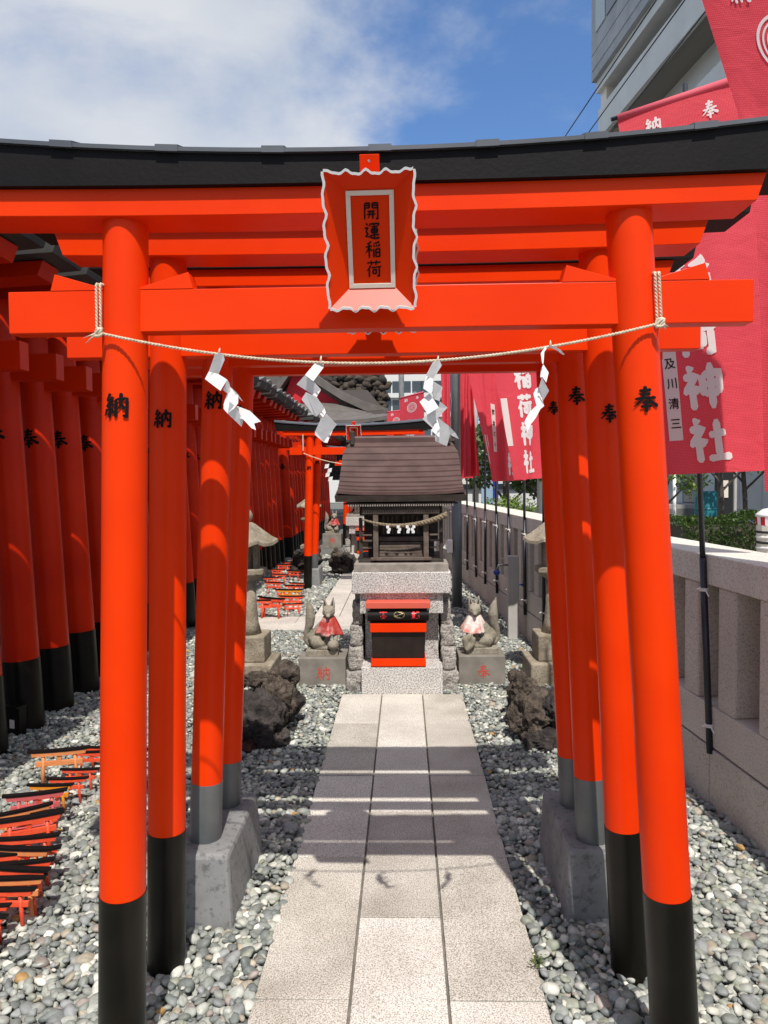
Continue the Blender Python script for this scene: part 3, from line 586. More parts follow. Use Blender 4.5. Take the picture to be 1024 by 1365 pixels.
for i, (ox, oy, s, polys) in enumerate(SH):
    base = A(ox+polys[0][0][0]/s, oy+polys[0][0][1]/s, 1.86); t = thing('paper_streamer', base, SL[i], 'paper streamer', 'white paper streamers on the rope')
    for k, pg in enumerate(polys):
        mb = MB(); tilt = (-1)**k*0.45; cxp = sum(p[0] for p in pg)/len(pg); cyp = sum(p[1] for p in pg)/len(pg)
        vs = []
        for q, (x, y) in enumerate(pg):
            dY = (x-cxp)/s/993*1.86*tilt+(y-cyp)/s/993*1.86*0.35*(-1)**(k+i)
            p = A(ox+x/s, oy+y/s, 1.845-0.0025*(k % 2)+dY+random.uniform(-.002, .002)); vs.append(p-base)
        ctr = sum(vs, Vector())/len(vs)+Vector((0, random.uniform(-.003, .003), 0))
        bm = bmesh.new(); bv = [bm.verts.new(v) for v in vs]; bm.faces.new(bv); bmesh.ops.triangulate(bm, faces=bm.faces); me = bpy.data.meshes.new('paper_fold'); bmesh.ops.recalc_face_normals(bm, faces=bm.faces)
        bm.to_mesh(me); bm.free(); me.materials.append(PAPER); o = bpy.data.objects.new('paper_fold', me); COL.objects.link(o); o.parent = t
        sd = o.modifiers.new('thick', 'SOLIDIFY'); sd.thickness = 0.0005
    hx = A(ox+(polys[0][0][0]+60)/s, oy+(polys[0][0][1]-10)/s, 1.852)-base
    MB().tube([hx+Vector((0, 0, -.006)), hx+Vector((0.001, -.004, .004)), hx+Vector((0.002, 0, .012))], [.0022, .0026, .0012], 6).build('paper_twist', ROPE, t, smooth=True)

# ------------------------------------------------------------------ tunnel of torii on the left
def tunnel_gate(Y):
    t = thing('tunnel_torii', (-2.50, Y, 0), '', 'torii', 'torii of the tunnel on the left')
    r = 0.112; W = -1.75; zt = 2.78
    for s, (xf, xt) in enumerate(((0, -0.125), (W, W+.125))):
        X = lambda z, xf=xf, xt=xt: xf+(xt-xf)*z/zt
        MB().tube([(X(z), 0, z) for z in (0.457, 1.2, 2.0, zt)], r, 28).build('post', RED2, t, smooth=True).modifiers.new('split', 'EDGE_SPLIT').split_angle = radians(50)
        MB().tube([(X(z), 0, z) for z in (-0.05, 0.25, 0.46)], r*1.03, 28).build('post_sleeve', BLK, t, smooth=True).modifiers.new('split', 'EDGE_SPLIT').split_angle = radians(50)
    mb = MB()
    def fn(u, v, d): a = u/r-0.15; rr = r+0.001+d; z = 1.93+v; return (-0.045*z+rr*sin(a), -rr*cos(a), z)
    write(mb, '奉', 0.01, 0, 0.14, fn, wd=13); mb.build('inscription', INK, t)
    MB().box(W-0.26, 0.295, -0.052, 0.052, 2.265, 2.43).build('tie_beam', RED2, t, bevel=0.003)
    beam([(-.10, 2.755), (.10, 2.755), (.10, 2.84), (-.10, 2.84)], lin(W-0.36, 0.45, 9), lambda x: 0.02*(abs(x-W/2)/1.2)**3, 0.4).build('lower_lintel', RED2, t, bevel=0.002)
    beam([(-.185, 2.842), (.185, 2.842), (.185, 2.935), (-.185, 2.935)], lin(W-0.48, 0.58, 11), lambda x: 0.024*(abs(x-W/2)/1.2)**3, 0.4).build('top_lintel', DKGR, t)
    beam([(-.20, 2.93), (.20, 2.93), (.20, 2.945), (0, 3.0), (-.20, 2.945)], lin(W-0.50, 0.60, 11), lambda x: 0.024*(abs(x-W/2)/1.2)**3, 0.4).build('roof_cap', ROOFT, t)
    return t
TL = {4.30: 'tunnel torii whose post is cut off by the left edge of the photograph', 4.77: 'tunnel torii with the leftmost whole post, beside the small ground lamp', 5.22: 'tunnel torii with the second whole post from the left edge', 5.67: 'tunnel torii with the third whole post from the left edge', 6.12: 'tunnel torii with the post just left of the nearest gate post'}
ys = [2.05+0.447*i for i in range(28)]
ys = [2.06, 2.51, 2.96, 3.41, 3.86]+[4.30, 4.77, 5.22, 5.67, 6.12]+[6.57+0.45*i for i in range(19)]  # foremost gates stand out of view, included for the shade they cast
ORD = ['first','second','third','fourth','fifth','sixth','seventh','eighth','ninth','tenth','eleventh','twelfth','thirteenth','fourteenth','fifteenth','sixteenth','seventeenth']
proto = tunnel_gate(ys[0]); kt = kidtree(proto); iA = iB = iC = 0
proto['label'] = 'unseen tunnel torii nearest the camera, added off the left edge for its shade'
for i, y in enumerate(ys[1:]):
    if y in TL: lb = TL[y]
    elif y < 4: lb = 'near tunnel torii at or beyond the left edge, %s lintel before the first post' % ['fourth', 'third', 'second', 'first'][iA]; iA += 1
    elif y < 9.6: lb = 'tunnel torii glimpsed between the left gate posts, %s counting backward' % ORD[iB]; iB += 1
    else: lb = 'shaded tunnel torii in the packed row left of the far torii, %s from the front' % ORD[iC]; iC += 1
    fast_copy(proto, kt, (-2.50+random.uniform(-.012, .012), y+random.uniform(-.012, .012), random.uniform(-.012, .012)), random.uniform(-.012, .012), lb)
for i, y in enumerate([15.45+0.5*k for k in range(18)]):
    lb = 'sunlit tunnel torii ending the long row, just left of the far vermilion gate' if i == 0 else 'most distant tunnel torii behind the far gate post, %s counting back from the sunlit one' % ORD[i-1]
    fast_copy(proto, kt, (-2.48+(0.06 if i < 2 else 0.02)+random.uniform(-.01, .01), y, -0.02), random.uniform(-.01, .01), lb)

# ------------------------------------------------------------------ stone fence on the right
fx = lambda Y: 1.74-0.07*Y
fa = math.atan(0.07)
fence = thing('stone_fence', (1.74, 0, 0), 'low granite shrine fence of square pillars running back on the right', 'stone fence', rz=fa)
DF = 1/cos(fa)
yy = 0.4; i = 0
while yy < 15.5:
    MB().box(-0.004, 0.40, yy*DF+.003, (yy+1.08)*DF-.003, -0.15, 0.275).build('base_block', FEN, fence, bevel=0.006)
    MB().box(0.0, 0.30, yy*DF+.002, (yy+1.08)*DF-.002, 0.286, 0.485).build('lower_rail', FEN, fence, bevel=0.006)
    MB().box(-0.005, 0.32, yy*DF+.002, (yy+1.08)*DF-.002, 1.075, 1.22).build('top_rail', FENT, fence, bevel=0.006)
    for k in range(3):
        a = yy+0.14+0.36*k
        MB().box(0.004, 0.17, a*DF, (a+0.16)*DF, 0.484, 1.077).build('fence_pillar', FEN, fence, bevel=0.012)
    yy += 1.08; i += 1
MB().box(0.10, 0.13, 0.42*DF, 15.9*DF, 0.2, 0.30).build('joint_bed', MORT, fence)
MB().box(0.19, 0.22, 0.42*DF, 15.9*DF, 0.484, 1.074).build('backing_slab', FEN, fence)

# ------------------------------------------------------------------ banners
def pole(pb, pt, label, Yw, r=0.0135):
    t = thing('banner_pole', pb, label, 'banner pole', 'black banner poles tied to the stone fence'); d = Vector(pt)-Vector(pb); L_ = d.length; d.normalize()
    k = min(0.95, 0.45*L_)
    MB().tube([(0, 0, 0), d*k], r*1.22, 14).build('lower_tube', POLE, t, smooth=True)
    MB().tube([d*(k-.02), d*L_], r, 14).build('upper_tube', POLE, t, smooth=True)
    for z in (0.33-pb[2]+.06, 1.05-pb[2]):
        q = d*(z/d.z); mb = MB()
        mb.tube([q+Vector((0, 0, -.008)), q+Vector((0, 0, .008))], r*1.45, 12)
        mb.tube([q+Vector((-.01, -r*1.6, 0)), q+Vector((-.03, -r*2.2, .012)), q+Vector((-.045, -r*2, .004))], .004, 5); mb.tube([q+Vector((.0, -r*1.6, 0)), q+Vector((.012, -r*2.2, -.03))], .004, 5)
        mb.build('white_tie', WHITEB, t)
    return t
def banner(left, right, label, folds=0.02, nf=2.0, text=True, crest=True, strip=None, ph=0.0, offs=0.0035, rodend=0.03, txo=0.42, width=0.6, seedc=0):
    """left/right: lists of (v, Vector) edge points, v 0 top..1 bottom"""
    def interp(E, v):
        for (a, pa), (b, pb) in zip(E[:-1], E[1:]):
            if v <= b or (b, pb) == E[-1]:
                t = (v-a)/(b-a); return pa.lerp(pb, t)
    base = left[0][1].copy()
    t = thing('nobori_banner', base, label, 'banner', 'red votive banners along the fence')
    n0 = (right[0][1]-left[0][1]).cross(left[-1][1]-left[0][1]).normalized()
    if n0.y > 0: n0 = -n0
    def S(u, v):
        a = interp(left, v); b = interp(right, v); p = a.lerp(b, u)
        f = folds*(0.15+v)*sin(2*pi*(nf*u+ph)+v*2.2)+folds*0.6*v*sin(2*pi*(nf*2.3*u)+5*v+ph*3)+0.008*sin(9*v+4*u)
        return p+n0*f-base
    nu, nv = 36, 60; mb = MB(); vs = [S(i/nu, j/nv) for j in range(nv+1) for i in range(nu+1)]
    fs = [(j*(nu+1)+i, j*(nu+1)+i+1, (j+1)*(nu+1)+i+1, (j+1)*(nu+1)+i) for j in range(nv) for i in range(nu)]
    mb.quadmesh(vs, fs); o = mb.build('cloth', BAN, t, smooth=True)
    uvl = o.data.uv_layers.new(name='UVMap')
    for lp in o.data.loops:
        q = lp.vertex_index; uvl.data[lp.index].uv = ((q % (nu+1))/nu, (q//(nu+1))/nv*1.5)
    wd_ = width; Lh = (left[-1][1]-left[0][1]).length
    def fn(u, v, d):     # u metres from left, v metres up from the bottom
        uu = min(max(u/wd_, 0), 1); vv = min(max(1-v/Lh, 0), 1)
        return S(uu, vv)+n0*(offs+d*2)
    if text:
        for i, ch in enumerate('社神荷稲'):
            mb = MB(); write(mb, ch, txo*wd_, 0.155+0.245*i, 0.215, fn, wd=17, asp=0.95); mb.build('character', PRINT, t)
        mb = MB(); write_font(mb, '守', txo*wd_, 0.15+0.245*4, 0.2, fn); mb.build('character', PRINT, t)
    if crest:
        for ch, uu in (('納', .27), ('奉', .73)):
            mb = MB(); write(mb, ch, uu*wd_, Lh-0.10, 0.085, fn, wd=12); mb.build('character', PRINT, t)
        mb = MB(); C_ = (0.5*wd_, Lh-0.30)
        for R1, R0 in ((0.118, 0.106), (0.094, 0.086), (0.074, 0.067)):
            k = 40; vs = []
            for i in range(k+1):
                a = 2*pi*i/k
                if R1 < .1 and sin(a) > 0.55: a = a
                vs += [fn(C_[0]+R0*cos(a), C_[1]+R0*sin(a), 0), fn(C_[0]+R1*cos(a), C_[1]+R1*sin(a), 0)]
            mb.quadmesh(vs, [(2*i, 2*i+1, 2*i+3, 2*i+2) for i in range(k)])
        for i in range(26):
            a = i*2.4; rr_ = 0.054*sqrt(i/26); cxx, cyy = C_[0]+rr_*cos(a), C_[1]+rr_*sin(a)
            mb.quadmesh([fn(cxx+.006*cos(b*pi/3), cyy+.006*sin(b*pi/3), 0) for b in range(6)], [(0, 1, 2, 3, 4, 5)])
        mb.build('crest', PRINT, t)
    if strip:
        u0s, v0s, v1s, txt = strip; k = 12; mb = MB(); vs = []
        for i in range(k+1):
            v = v0s+(v1s-v0s)*i/k; vs += [fn(u0s-.035+.02*i/k, v, 0), fn(u0s+.035+.02*i/k, v, 0)]
        mb.quadmesh(vs, [(2*i, 2*i+1, 2*i+3, 2*i+2) for i in range(k)]); s_ = mb.build('name_strip', STICK, t)
        if txt:
            for i, ch in enumerate(txt):
                mb = MB(); write_font(mb, ch, u0s+.008+.003*(3-i), v1s-0.075-0.095*i, 0.055, lambda u, v, d: fn(u, v, 0)+n0*0.0015); mb.build('handwriting', INK, s_)
    a, b = S(0, 0), S(1, 0); d = (b-a).normalized()
    MB().tube([a-d*rodend, b+d*rodend], 0.010, 10).build('top_rod', POLE, t, smooth=True)
    MB().tube([a+Vector((0, 0, -.004)), b+Vector((0, 0, -.004))], 0.018, 10).build('rod_sleeve', BAN, t, smooth=True)
    return t
V_ = Vector
pole((1.478, 3.62, 0.255), A(913, 112, 3.85), 'black telescopic pole on the fence right of the nearest gate, tied with white tape', 3.62)
banner([(0, A(823, 157, 3.70)), (1, A(888, 633, 3.60))], [(0, A(988, 101, 3.60)), (1, A(1050, 626, 3.50))], 'large red banner with handwritten name strip, just right of the nearest gate post', folds=0.008, nf=1.2, strip=(0.075, 0.16, 0.60, '及川清三'), txo=0.40, ph=.3)
banner([(0, A(925, -34, 3.05)), (0.27, A(984, 150, 3.0)), (0.5, A(1008, 300, 2.95)), (0.75, A(1015, 450, 2.95)), (1, A(1020, 655, 2.95))], [(0, A(1140, -60, 2.75)), (0.5, A(1160, 300, 2.75)), (1, A(1180, 660, 2.75))], 'red banner with round white crest cut off by the top right corner', folds=0.012, nf=1.3, txo=.5, ph=.1)
pole((1.54, 2.62, 0.255), (1.56, 2.70, 3.6), 'black banner pole beyond the right edge carrying the crest banner', 2.6)
mpx = [(725, 6.72), (698, 7.45), (677, 8.17), (659, 8.90), (643, 9.69), (630, 10.4), (618, 11.2)]
PLAB = ['black banner pole rising directly behind the right stone lantern roof', 'black banner pole between the lantern and the tap post', 'black banner pole just behind the grey tap post', 'fourth black banner pole counting back from the lantern', 'third black banner pole right of the grey steel column', 'second black banner pole right of the grey steel column', 'black banner pole immediately right of the grey steel column']
for (px_, Y_), lb in zip(mpx, PLAB):
    X_ = fx(Y_)-0.02; pole((X_, Y_, 0.24), (X_+random.uniform(-.05, .02), Y_+.02, 3.45), lb, Y_)
for k, Y_ in enumerate((12.0, 12.8)): pole((fx(Y_)-.02, Y_, .24), (fx(Y_)-.03, Y_, 3.4), ['thin black pole half hidden by the grey steel column', 'most distant black pole, seen left of the grey steel column'][k], Y_)
def pe(lst): return [(v, A(x, y, Y)) for v, x, y, Y in lst]
banner(pe([(0, 642, 384, 6.50), (1, 685, 640, 6.55)]), pe([(0, 728, 382, 6.72), (1, 729, 637, 6.72)]), 'front red banner of the middle cluster, bold white characters, beside the right gate posts', folds=0.012, nf=1.2, txo=.50, strip=(0.03, .30, .72, ''), ph=.6)
banner(pe([(0, 628, 392, 7.25), (.5, 642, 500, 7.28), (1, 657, 642, 7.3)]), pe([(0, 697, 392, 7.43), (1, 700, 640, 7.43)]), 'red banner with a white name strip, directly behind the front one of the cluster', folds=0.03, nf=1.6, strip=(0.11, .26, .68, '岡本のぞみ'[:4]), txo=.62, ph=.2)
banner(pe([(0, 600, 405, 8.0), (.4, 622, 490, 8.0), (1, 656, 637, 8.0)]), pe([(0, 672, 405, 8.15), (1, 676, 639, 8.15)]), 'slanting red banner leaning left with a white strip along its lower edge', folds=0.02, nf=1.6, strip=(0.06, .15, .45, ''), txo=.6, ph=.0)
banner(pe([(0, 619, 412, 8.85), (1, 620, 636, 8.75)]), pe([(0, 652, 412, 8.9), (.5, 632, 520, 8.9), (1, 640, 634, 8.9)]), 'narrow bunched red banner hanging straight above the fence, right of the grey column', folds=0.05, nf=2.2, text=False, crest=False, ph=.4)
banner(pe([(0, 608, 416, 9.5), (1, 614, 638, 9.5)]), pe([(0, 622, 416, 9.69), (1, 626, 637, 9.69)]), 'thin folded red banner hugging the grey steel column', folds=0.05, nf=2.2, text=False, crest=False, ph=.1)
banner(pe([(0, 586, 436, 11.6), (1, 591, 618, 11.6)]), pe([(0, 600, 436, 11.6), (1, 601, 620, 11.6)]), 'red banner sliver left of the grey column behind a paper streamer', folds=0.03, nf=1.4, crest=False, text=False)

# ------------------------------------------------------------------ steel column, tap
t = thing('steel_column', (0.645, 9.25, 0), 'tall grey-green steel column right of the small shrine', 'column')
MB().tube([(0, 0, -.05), (0, 0, 1.35)], 0.062, 24).build('lower_tube', POLEG, t, smooth=True); MB().tube([(0, 0, 1.35), (0, 0, 4.2)], 0.055, 24).build('upper_tube', POLEG, t, smooth=True)
tb = MB().box(-0.12, -0.055, -0.075, 0.03, 0.70, 0.86).build('switch_box', WHITEB, t, bevel=0.006)
MB().prism([(-0.12, -.08, .74), (-0.175, -.08, .76), (-0.12, -.08, .85)], (0, 1, 0), .09).build('lamp_hood', WHITEB, t)
t = thing('tap_post', (1.085, 7.50, 0), 'square grey concrete tap post with a blue hose tap in front of the fence', 'tap post')
MB().box(-.055, .055, -.05, .05, -.05, .83).build('concrete_post', CONCW, t, bevel=.004)
MB().tube([(-.05, -.03, .74), (-.12, -.04, .745), (-.15, -.05, .74), (-.165, -.055, .70)], .011, 8).build('tap', STEEL, t, smooth=True)
MB().tube([(-.11, -.04, .745), (-.11, -.04, .80)], .006, 6).tube([(-.14, -.04, .80), (-.08, -.04, .80)], .006, 6).build('tap_handle', STEEL, t)
MB().sphere((-.17, -.055, .67), .034, 2, (1, 1, .9)).build('blue_nozzle', BLUE, t, smooth=True)
MB().tube([(.055, .03, .54), (.14, .03, .525)], .008, 6).build('blue_hose_bracket', BLUE, t)

# ------------------------------------------------------------------ rocks
def rock_pile(name, loc, rocks, label, seed=0):
    t = thing(name, loc, label, 'rocks', 'dark lava rocks along the path')
    for i, (x, y, z, r, sx_, sy_, sz_, m_) in enumerate(rocks):
        o = MB().sphere((0, 0, 0), r*.90, 5 if i < 5 else 4, (sx_, sy_, sz_), jit=-0.42, seed=seed+i*1.7).build('rock', m_, t, smooth=True, loc=(x, y, z))
        o.rotation_euler = (random.uniform(-.4, .4), random.uniform(-.4, .4), random.uniform(0, 3))
    return t
LR = (-0.93, 4.6, -0.05)
rkL = rock_pile('lava_rocks', LR, [(.02, -.14, .19, .16, 1, .9, 1.15, LAVA), (.12, .04, .26, .13, .9, .9, 1.2, LAVAG), (-.14, -.10, .25, .105, 1, .8, 1, LAVA), (-.03, -.20, .03, .13, 1.15, .8, .7, LAVAR), (.13, -.15, .08, .10, 1, .8, .9, LAVA), (-.18, -.16, .08, .12, 1, .8, 1, LAVA), (.13, .22, .38, .11, .9, 1, .9, LAVAG), (-.02, .12, .38, .09, 1.3, .9, .6, LAVAG), (-.16, .1, .36, .07, 1.2, 1, .7, LAVA), (-.05, .25, .15, .16, 1, 1, .9, LAVA), (.10, .25, .18, .14, 1, 1, 1, LAVA)], 'heap of dark lava rocks with one rusty stone, left of the path')
rkR = rock_pile('lava_rocks', (0.855, 4.65, -0.06), [(-.08, -.10, .20, .14, .95, .9, 1.3, LAVAG), (.08, -.12, .24, .13, 1, .9, .9, LAVA), (-.02, -.20, .06, .14, 1.2, .8, .75, LAVA), (-.11, .08, .30, .10, 1, 1, 1.1, LAVAG), (.12, .05, .15, .16, 1, 1, 1, LAVA), (-.06, .22, .20, .13, 1, 1, 1, LAVA), (.05, -.06, .10, .13, 1, .9, .8, LAVA), (-.13, .28, .34, .05, 1, 1, 1.2, LAVAG)], 'craggy brown lava boulder cluster right of the path below the lantern', 40)
copy_tree(rkL, None, (-1.72, 12.9, 0), 'distant dark rocks left of the far gate post')
copy_tree(rkR, None, (-1.10, 13.0, 0), 'distant dark rock lump beside the second path')

# ------------------------------------------------------------------ stone lanterns
def lantern(loc, label, rz):
    t = thing('stone_lantern', loc, label, 'stone lantern', 'stone lanterns', rz)
    MB().box(-.225, .225, -.225, .225, -.06, .165).build('base', LANT, t, bevel=.012)
    MB().box(-.155, .155, -.155, .155, .165, .372).build('plinth', LANT, t, bevel=.012)
    MB().lathe([(.105, .372), (.082, .46), (.070, .60), (.066, .80)], 16).build('shaft', LANT, t, smooth=True)
    MB().lathe([(.075, .80), (.15, .845), (.165, .86), (.165, .90), (.15, .905)], 6, rot=pi/6).build('platform', LANT, t, bevel=.006)
    fb = MB()
    for k in range(6):
        a = pi/6+k*pi/3; x, y = .085*cos(a), .085*sin(a); fb.box(x-.018, x+.018, y-.018, y+.018, .9, 1.10)
    fb.lathe([(.05, .9), (.05, 1.09)], 6)
    fb.build('fire_box', LANT, t, bevel=.003)
    vs = []; n = 24; prof = [(.02, 1.285), (.07, 1.255), (.13, 1.20), (.19, 1.145), (.235, 1.112), (.238, 1.088), (.10, 1.095)]
    for r, z in prof:
        for j in range(n):
            a = 2*pi*j/n; m_ = (j % 4)/4.0; dd = abs(((a/(pi/3)) % 1)-.5)*2       # 1 at corners
            rr_ = r*(cos(pi/6)/cos(((a+0) % (pi/3))-pi/6))*1.06; lift = 0.028*dd**3*(r/.235)**2
            vs.append((rr_*cos(a), rr_*sin(a), z+lift))
    k = len(prof); mb = MB().quadmesh(vs, [(i*n+j, i*n+(j+1) % n, (i+1)*n+(j+1) % n, (i+1)*n+j) for i in range(k-1) for j in range(n)]+[tuple(range(n)), tuple(range((k-1)*n, k*n))[::-1]])
    mb.build('roof', LANT, t)
    MB().lathe([(.03, 1.28), (.045, 1.30), (.05, 1.335), (.035, 1.365), (.008, 1.40)], 16).build('finial', LANT, t, smooth=True)
    return t
ll = lantern((-1.275, 5.98, 0), 'weathered stone lantern half hidden behind the left gate posts', 0)
lr = lantern((1.195, 5.98, 0), 'weathered stone lantern half hidden behind the right gate posts, beside the fence', 0)
copy_tree(ll, None, (-1.86, 14.4, 0), 'distant stone lantern behind the far vermilion gate post')

# ------------------------------------------------------------------ fox statues
def blob(name, caps, m_, parent, voxel=0.0055, ell=(), sm=4):
    mb = MB()
    for chain in caps:
        for (a, b) in zip(chain[:-1], chain[1:]):
            k = max(2, int((Vector(a[:3])-Vector(b[:3])).length/(min(a[3], b[3])*0.35+1e-4))); k = min(k, 14)
            for i in range(k+1):
                t = i/k; mb.sphere([a[j]+(b[j]-a[j])*t for j in range(3)], a[3]+(b[3]-a[3])*t, 2)
    for (x, y, z, r, s) in ell: mb.sphere((x, y, z), r, 3, s)
    o = mb.build(name, m_, None); r = o.modifiers.new('r', 'REMESH'); r.mode = 'VOXEL'; r.voxel_size = voxel
    s = o.modifiers.new('s', 'SMOOTH'); s.iterations = sm; s.factor = 0.5
    me = bpy.data.meshes.new_from_object(o.evaluated_get(bpy.context.evaluated_depsgraph_get())); me.polygons.foreach_set('use_smooth', [True]*len(me.polygons))
    old = o.data; o.modifiers.clear(); o.data = me; me.name = name; bpy.data.meshes.remove(old)
    if not me.materials: me.materials.append(m_)
    o.parent = parent; return o
def fox(loc, sg, label, ch, bibm, pedw):
    t = thing('fox_statue', loc, label, 'fox statue', 'stone fox statues guarding the shrine')
    X = lambda c: tuple([(sg*p[0], p[1], p[2], p[3]) for p in c])
    Z0 = 0.265
    up = lambda c: [(p[0], p[1], p[2]+Z0, p[3]) for p in X(c)]
    hx = 0.045
    body = [up([(-.065, .02, .075, .068), (-.02, .01, .14, .062), (.025, 0, .20, .050), (hx, -.015, .265, .036)]),      # trunk and neck
            up([(-.055, -.045, .055, .050), (-.01, -.06, .045, .030)]), up([(-.06, -.055, .015, .018), (.005, -.075, .014, .016)]),
            up([(-.075, .06, .055, .045), (-.05, .06, .015, .02)]),
            up([(.045, -.025, .17, .034), (.035, -.045, .09, .024), (.03, -.055, .018, .019), (.035, -.075, .012, .017)]),
            up([(.055, -.03, .17, .030), (.095, -.05, .12, .022), (.10, -.075, .085, .019)]),
            up([(-.12, .03, .03, .026), (-.150, .035, .065, .022), (-.142, .03, .12, .024), (-.115, .025, .19, .037), (-.108, .02, .25, .042), (-.112, .018, .31, .032), (-.128, .015, .37, .010), (-.132, .015, .39, .005)]),
            up([(hx, -.03, .302, .052), (hx, -.05, .294, .042)]), up([(hx, -.06, .283, .026), (hx, -.095, .268, .013)]),
            up([(hx-.032, -.045, .285, .016), (hx-.04, -.04, .29, .012)]), up([(hx+.032, -.045, .285, .016), (hx+.04, -.04, .29, .012)]),
            up([(hx-.028, -.02, .335, .023), (hx-.033, -.018, .37, .015), (hx-.036, -.016, .408, .006)]),
            up([(hx+.028, -.02, .335, .023), (hx+.033, -.018, .37, .015), (hx+.036, -.016, .408, .006)])]
    bd = blob('fox_body', body, STONE, t, 0.005)
    for s in (-1, 1):
        MB().prism([(sg*hx+s*.019-.0, -.043, Z0+.345), (sg*hx+s*.037, -.038, Z0+.345), (sg*hx+s*.034, -.031, Z0+.393)], (0, 1, 0), .006).build('ear_hollow', WOODD, bd)
        MB().tube([(sg*hx+s*.010, -.0835, Z0+.296), (sg*hx+s*.020, -.081, Z0+.301), (sg*hx+s*.030, -.073, Z0+.310)], [.002, .0034, .002], 6).build('eye', WOODD, bd)
    MB().tube([(sg*hx-.006, -.106, Z0+.268), (sg*hx+.006, -.106, Z0+.268)], .0035, 6).build('nose', WOODD, bd)
    MB().tube([(sg*hx-.016, -.092, Z0+.257), (sg*hx, -.106, Z0+.258), (sg*hx+.016, -.092, Z0+.257)], .0018, 5).build('mouth', WOODD, bd)
    # jewel or cub under the raised paw
    if ch == '納': MB().sphere((sg*.085, -.10, Z0+.045), .047, 3, (1, 1, .9)).build('jewel', STONE, bd, smooth=True)
    else: blob('fox_cub', [[(sg*.115, -.10, Z0+.02, .03), (sg*.12, -.10, Z0+.07, .032), (sg*.09, -.10, Z0+.10, .024)], [(sg*.11, -.12, Z0-.0, .02), (sg*.07, -.12, Z0+.035, .02), (sg*.06, -.11, Z0+.08, .018)]], STONE, bd, 0.005)
    # bib
    vs = []; nu, nv = 44, 14
    for j in range(nv+1):
        v = j/nv
        for i in range(nu+1):
            a = -2.3+4.6*i/nu; fold = 1+0.13*v*sin(a*5+1+sg)+.07*v*sin(a*11+2*sg)+.10*v*noise.noise(Vector((a*2, v*3, sg*4)))
            rx, ry = (.043+.062*v**.8)*fold, (.040+.052*v**.7)*fold
            z = Z0+.262-.132*v-0.012*cos(a)*v+.006*sin(a*5)*v
            vs.append((sg*(hx+.004*v)+rx*sin(a), -.015-.010*v-ry*cos(a)+(.012*v), z))
    mb = MB().quadmesh(vs, [(j*(nu+1)+i, j*(nu+1)+i+1, (j+1)*(nu+1)+i+1, (j+1)*(nu+1)+i) for j in range(nv) for i in range(nu)])
    bb = mb.build('bib', bibm, t, smooth=True); bb.modifiers.new('thick', 'SOLIDIFY').thickness = .004
    MB().box(-.135 if sg > 0 else -.12, .12 if sg > 0 else .135, -.105, .10, Z0-.045, Z0+.004).build('plinth', STONE, t, bevel=.006)
    pd = MB().box(-pedw/2, pedw/2, -.16, .17, -.06, Z0-.043).build('pedestal', STONE2, t, bevel=.008)
    mb = MB(); write(mb, ch, 0.01, 0.10, 0.115, lambda u, v, d: (u, -.1612-d, v), wd=8); mb.build('carved_character', REDINK, pd)
    return t
fL = fox((-.655, 5.90, 0), 1, 'seated stone fox left of the shrine, wearing a shiny red bib', '納', BIBR, .37)
fR = fox((.595, 5.95, 0), -1, 'seated stone fox right of the shrine, wearing a faded pale bib', '奉', BIBW, .365)
copy_tree(fL, None, (-1.42, 14.6, .35), 'distant stone fox with raised tail beside the second path')

